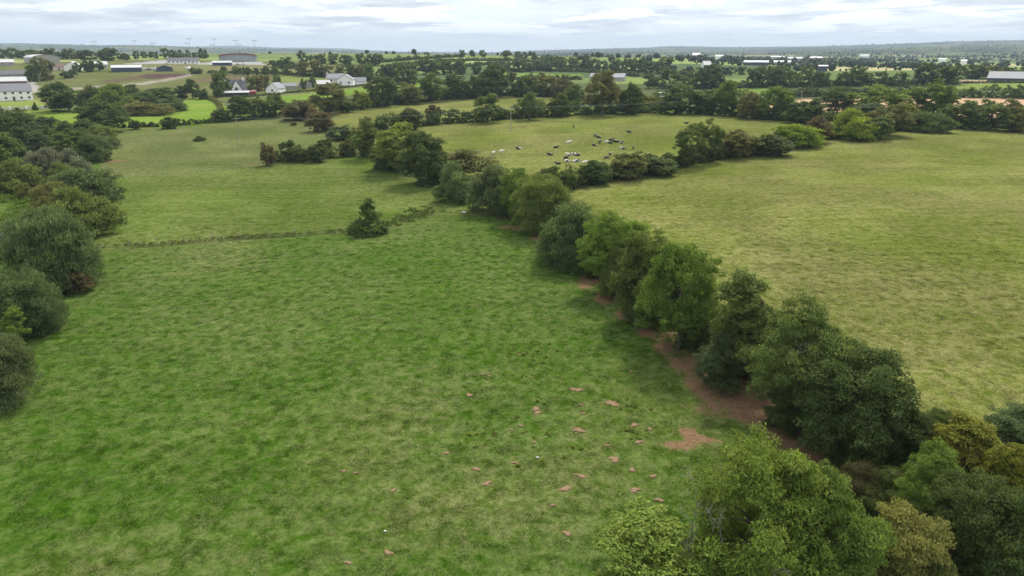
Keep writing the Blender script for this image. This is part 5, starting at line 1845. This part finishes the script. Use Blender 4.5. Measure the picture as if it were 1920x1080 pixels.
# ------------------------------------------------------------------ dead branches of the big ash
def dead_branch(px, py, up, L, label, seed):
    rng = np.random.default_rng(seed)
    p = G(px, py, up)
    mb = MB()

    def grow(a, d, ln, r, lev):
        pts, rad = [a], [r]
        q = a.copy()
        for i in range(4):
            d = (d + Vector(rng.normal(size=3)) * 0.28).normalized()
            q = q + d * ln / 4
            pts.append(q.copy())
            rad.append(r * (1 - .2 * (i + 1)))
            if lev and i >= 1:
                for _ in range(1 + (rng.random() < .5)):
                    nd_ = (d + Vector(rng.normal(size=3)) * .8).normalized()
                    grow(q.copy(), nd_, ln * .55, r * .55, lev - 1)
        mb.tube(pts, rad, 5)
    root = Vector((0, 0, -p[2] * 0 - up))
    mb.tube([(0, 0, -up), (.1, .05, -up * .5), (0, 0, 0)], [.07, .055, .04], 6)
    grow(Vector((0, 0, 0)), Vector((rng.normal() * .4, rng.normal() * .4, 1)).normalized(), L, .038, 2)
    o = mb.build('dead_branch', M_dead, None, loc=(p[0], p[1], p[2] + up))
    tag(o, label, 'branch', 'bare grey branches in the near ash trees')


for i, (px, py, up, L, lb) in enumerate([
        (1298, 985, 5.0, 2.6, 'tall bare branch at the outer edge of the feathery ash'),
        (1395, 1040, 5.6, 2.0, 'twisted pale branch low in the feathery ash'),
        (1440, 950, 6.6, 1.8, 'pale twig cluster high in the feathery ash'),
        (1290, 1065, 4.0, 2.0, 'hooked bare branch at the bottom edge'),
        (1355, 1010, 5.6, 1.6, 'short bare snag inside the feathery ash'),
        (1500, 690, 6.0, 2.0, 'grey bare twigs on the tangled hedgerow tree')]):
    dead_branch(px, py, up, L, lb, 60 + i)


# ------------------------------------------------------------------ rushes, marsh and bank plants (uncountable)
def scatter_leaves(name, label, pts, n, size, hgt, colour, style, seed, cat):
    """low rank growth inside a photo outline"""
    rng = np.random.default_rng(seed)
    P = w2(pts)
    lo, hi = P.min(0), P.max(0)
    x = rng.uniform(lo[0], hi[0], n * 6)
    y = rng.uniform(lo[1], hi[1], n * 6)
    m = pip(x, y, P) & (fbm(x / 2.6, y / 2.6, seed, 3) + rng.normal(0, .05, n * 6) > (0.42 if name != 'weeds' else 0.60))
    x, y = x[m][:n], y[m][:n]
    z = H(x, y)
    b = np.array([x.mean(), y.mean(), z.mean()])
    r = rng.uniform(.35, .8, len(x)) * hgt
    cl = np.stack([x - b[0], y - b[1], z - b[2] + r * .3, r, np.full(len(x), .8)], 1)
    V, F, ti, ag = foliage(cl, int(len(x) * 26), size, rng, style, zmin=-60)
    gz = H(V[:, 0] + b[0], V[:, 1] + b[1]) - b[2]
    V[:, 2] = np.maximum(V[:, 2], gz + .01)
    o = obj(name, mesh_np(name, V, F, {'tint': ti, 'age': ag}, (M_leaf,)), loc=tuple(b))
    o.color = (*GREEN[colour], 1)
    tag(o, label, cat, kind='stuff')


scatter_leaves('rushes', 'patch of dark rushes between the lone hawthorn and the hedgerow', [(726, 428), (740, 405), (775, 388), (812, 388), (815, 402), (790, 412), (755, 422)], 170, .28, .42, 'mid', 'brush', 71, 'rushes')
scatter_leaves('marsh_growth', 'rank marsh grass behind the ditch willows', [(-120, 470), (-60, 380), (-20, 350), (90, 335), (105, 350), (60, 400), (20, 440), (0, 520), (-120, 520)], 900, .5, 1.0, 'ash', 'brush', 72, 'undergrowth')
scatter_leaves('ditch_weeds', 'coarse weeds lining the ditch across the pasture', [(175, 466), (300, 459), (420, 450), (540, 442), (660, 434), (660, 429), (540, 437), (420, 444), (300, 454), (175, 460)], 260, .22, .26, 'olive', 'brush', 73, 'undergrowth')
scatter_leaves('bank_growth', 'brambles and ivy covering the bank in the near corner', [(1560, 900), (1700, 830), (1800, 800), (1990, 780), (2100, 1000), (2100, 1250), (1700, 1250), (1600, 1080)], 900, .24, 1.5, 'dark', 'round', 74, 'undergrowth')

scatter_leaves('verge_grass', 'long rough grass along the foot of the ditch willows', [(50, 762), (110, 640), (172, 552), (198, 470), (210, 385), (218, 330), (230, 332), (226, 390), (216, 478), (194, 560), (128, 654), (70, 775)], 420, .26, .5, 'ash_l', 'brush', 75, 'undergrowth')
scatter_leaves('verge_grass', 'rough grass along the dry pasture side of the central hedgerow', [(1068, 418), (1140, 446), (1260, 492), (1360, 566), (1460, 612), (1600, 680), (1690, 770), (1715, 765), (1618, 664), (1478, 592), (1378, 548), (1272, 472), (1150, 430), (1080, 408)], 420, .24, .5, 'olive', 'brush', 76, 'undergrowth')
scatter_leaves('weeds', 'scattered docks and thistles in the greener part of the near field', [(880, 640), (1120, 640), (1230, 760), (1260, 900), (1150, 1000), (950, 960), (850, 800)], 170, .20, .22, 'lime', 'round', 77, 'undergrowth')

# fence posts along the ditch
for i in range(9):
    px = 190 + i * 52
    py = 462 - (px - 180) * 0.066 + 1
    p = G(px, py)
    o = MB().tube([(0, 0, -.3), (.02, 0, .5), (0.03, .02, 1.1)], [.06, .055, .05], 6).build('fence_post', M_pole, None, loc=tuple(p))
    tag(o, '%s grey fence post along the ditch, counted from the willows' % ORD[i], 'post', 'old fence posts along the ditch')


# white feed bag on the red earth, pale stones in the grass
def crumple(name, px, py, r, col, label, cat, seed, flat=.35):
    rng = np.random.default_rng(seed)
    bm = bmesh.new()
    bmesh.ops.create_icosphere(bm, subdivisions=2, radius=r)
    for v in bm.verts:
        v.co *= 1 + rng.normal() * .16
        v.co.z = v.co.z * flat + r * flat * .8
        v.co.x *= 1.35
    me = bpy.data.meshes.new(name)
    bm.to_mesh(me)
    bm.free()
    me.materials.append(simple_mat(name, col, .7, .15, 3))
    p = G(px, py)
    o = obj(name, me, None, loc=(p[0], p[1], p[2] + .02))
    tag(o, label, cat)


crumple('feed_bag', 1453, 789, .36, (.75, .76, .78), 'crumpled white bag lying on the bare red earth', 'bag', 1)
crumple('soil_heap', 1441, 796, .42, (.05, .035, .03), 'small dark heap of soil next to the white bag', 'heap', 2, .5)
crumple('stone', 1008, 859, .09, (.55, .55, .52), 'pale stone in the middle of the near field', 'stone', 3, .7)
crumple('stone', 722, 997, .07, (.62, .62, .6), 'small white stone low down in the near field', 'stone', 4, .7)
crumple('stone', 870, 400, .3, (.6, .58, .5), 'pale stone on the grass near the domed willow', 'stone', 5, .7)

# ================================================================== HAZE
hz = MB().box(-13000, 13000, -600, 15800, -120, 320).mesh('haze')
hm, ht, hout = new_mat('haze_air')
pv = nd(ht, 'ShaderNodeVolumePrincipled')
pv.inputs['Color'].default_value = (0.66, 0.81, 1.0, 1)
pv.inputs['Density'].default_value = 0.00010
pv.inputs['Anisotropy'].default_value = 0.0
ht.links.new(pv.outputs[0], hout.inputs['Volume'])
hz.materials.append(hm)
tag(obj('haze', hz), 'thin pale haze in the air over the whole countryside', 'haze', kind='stuff')
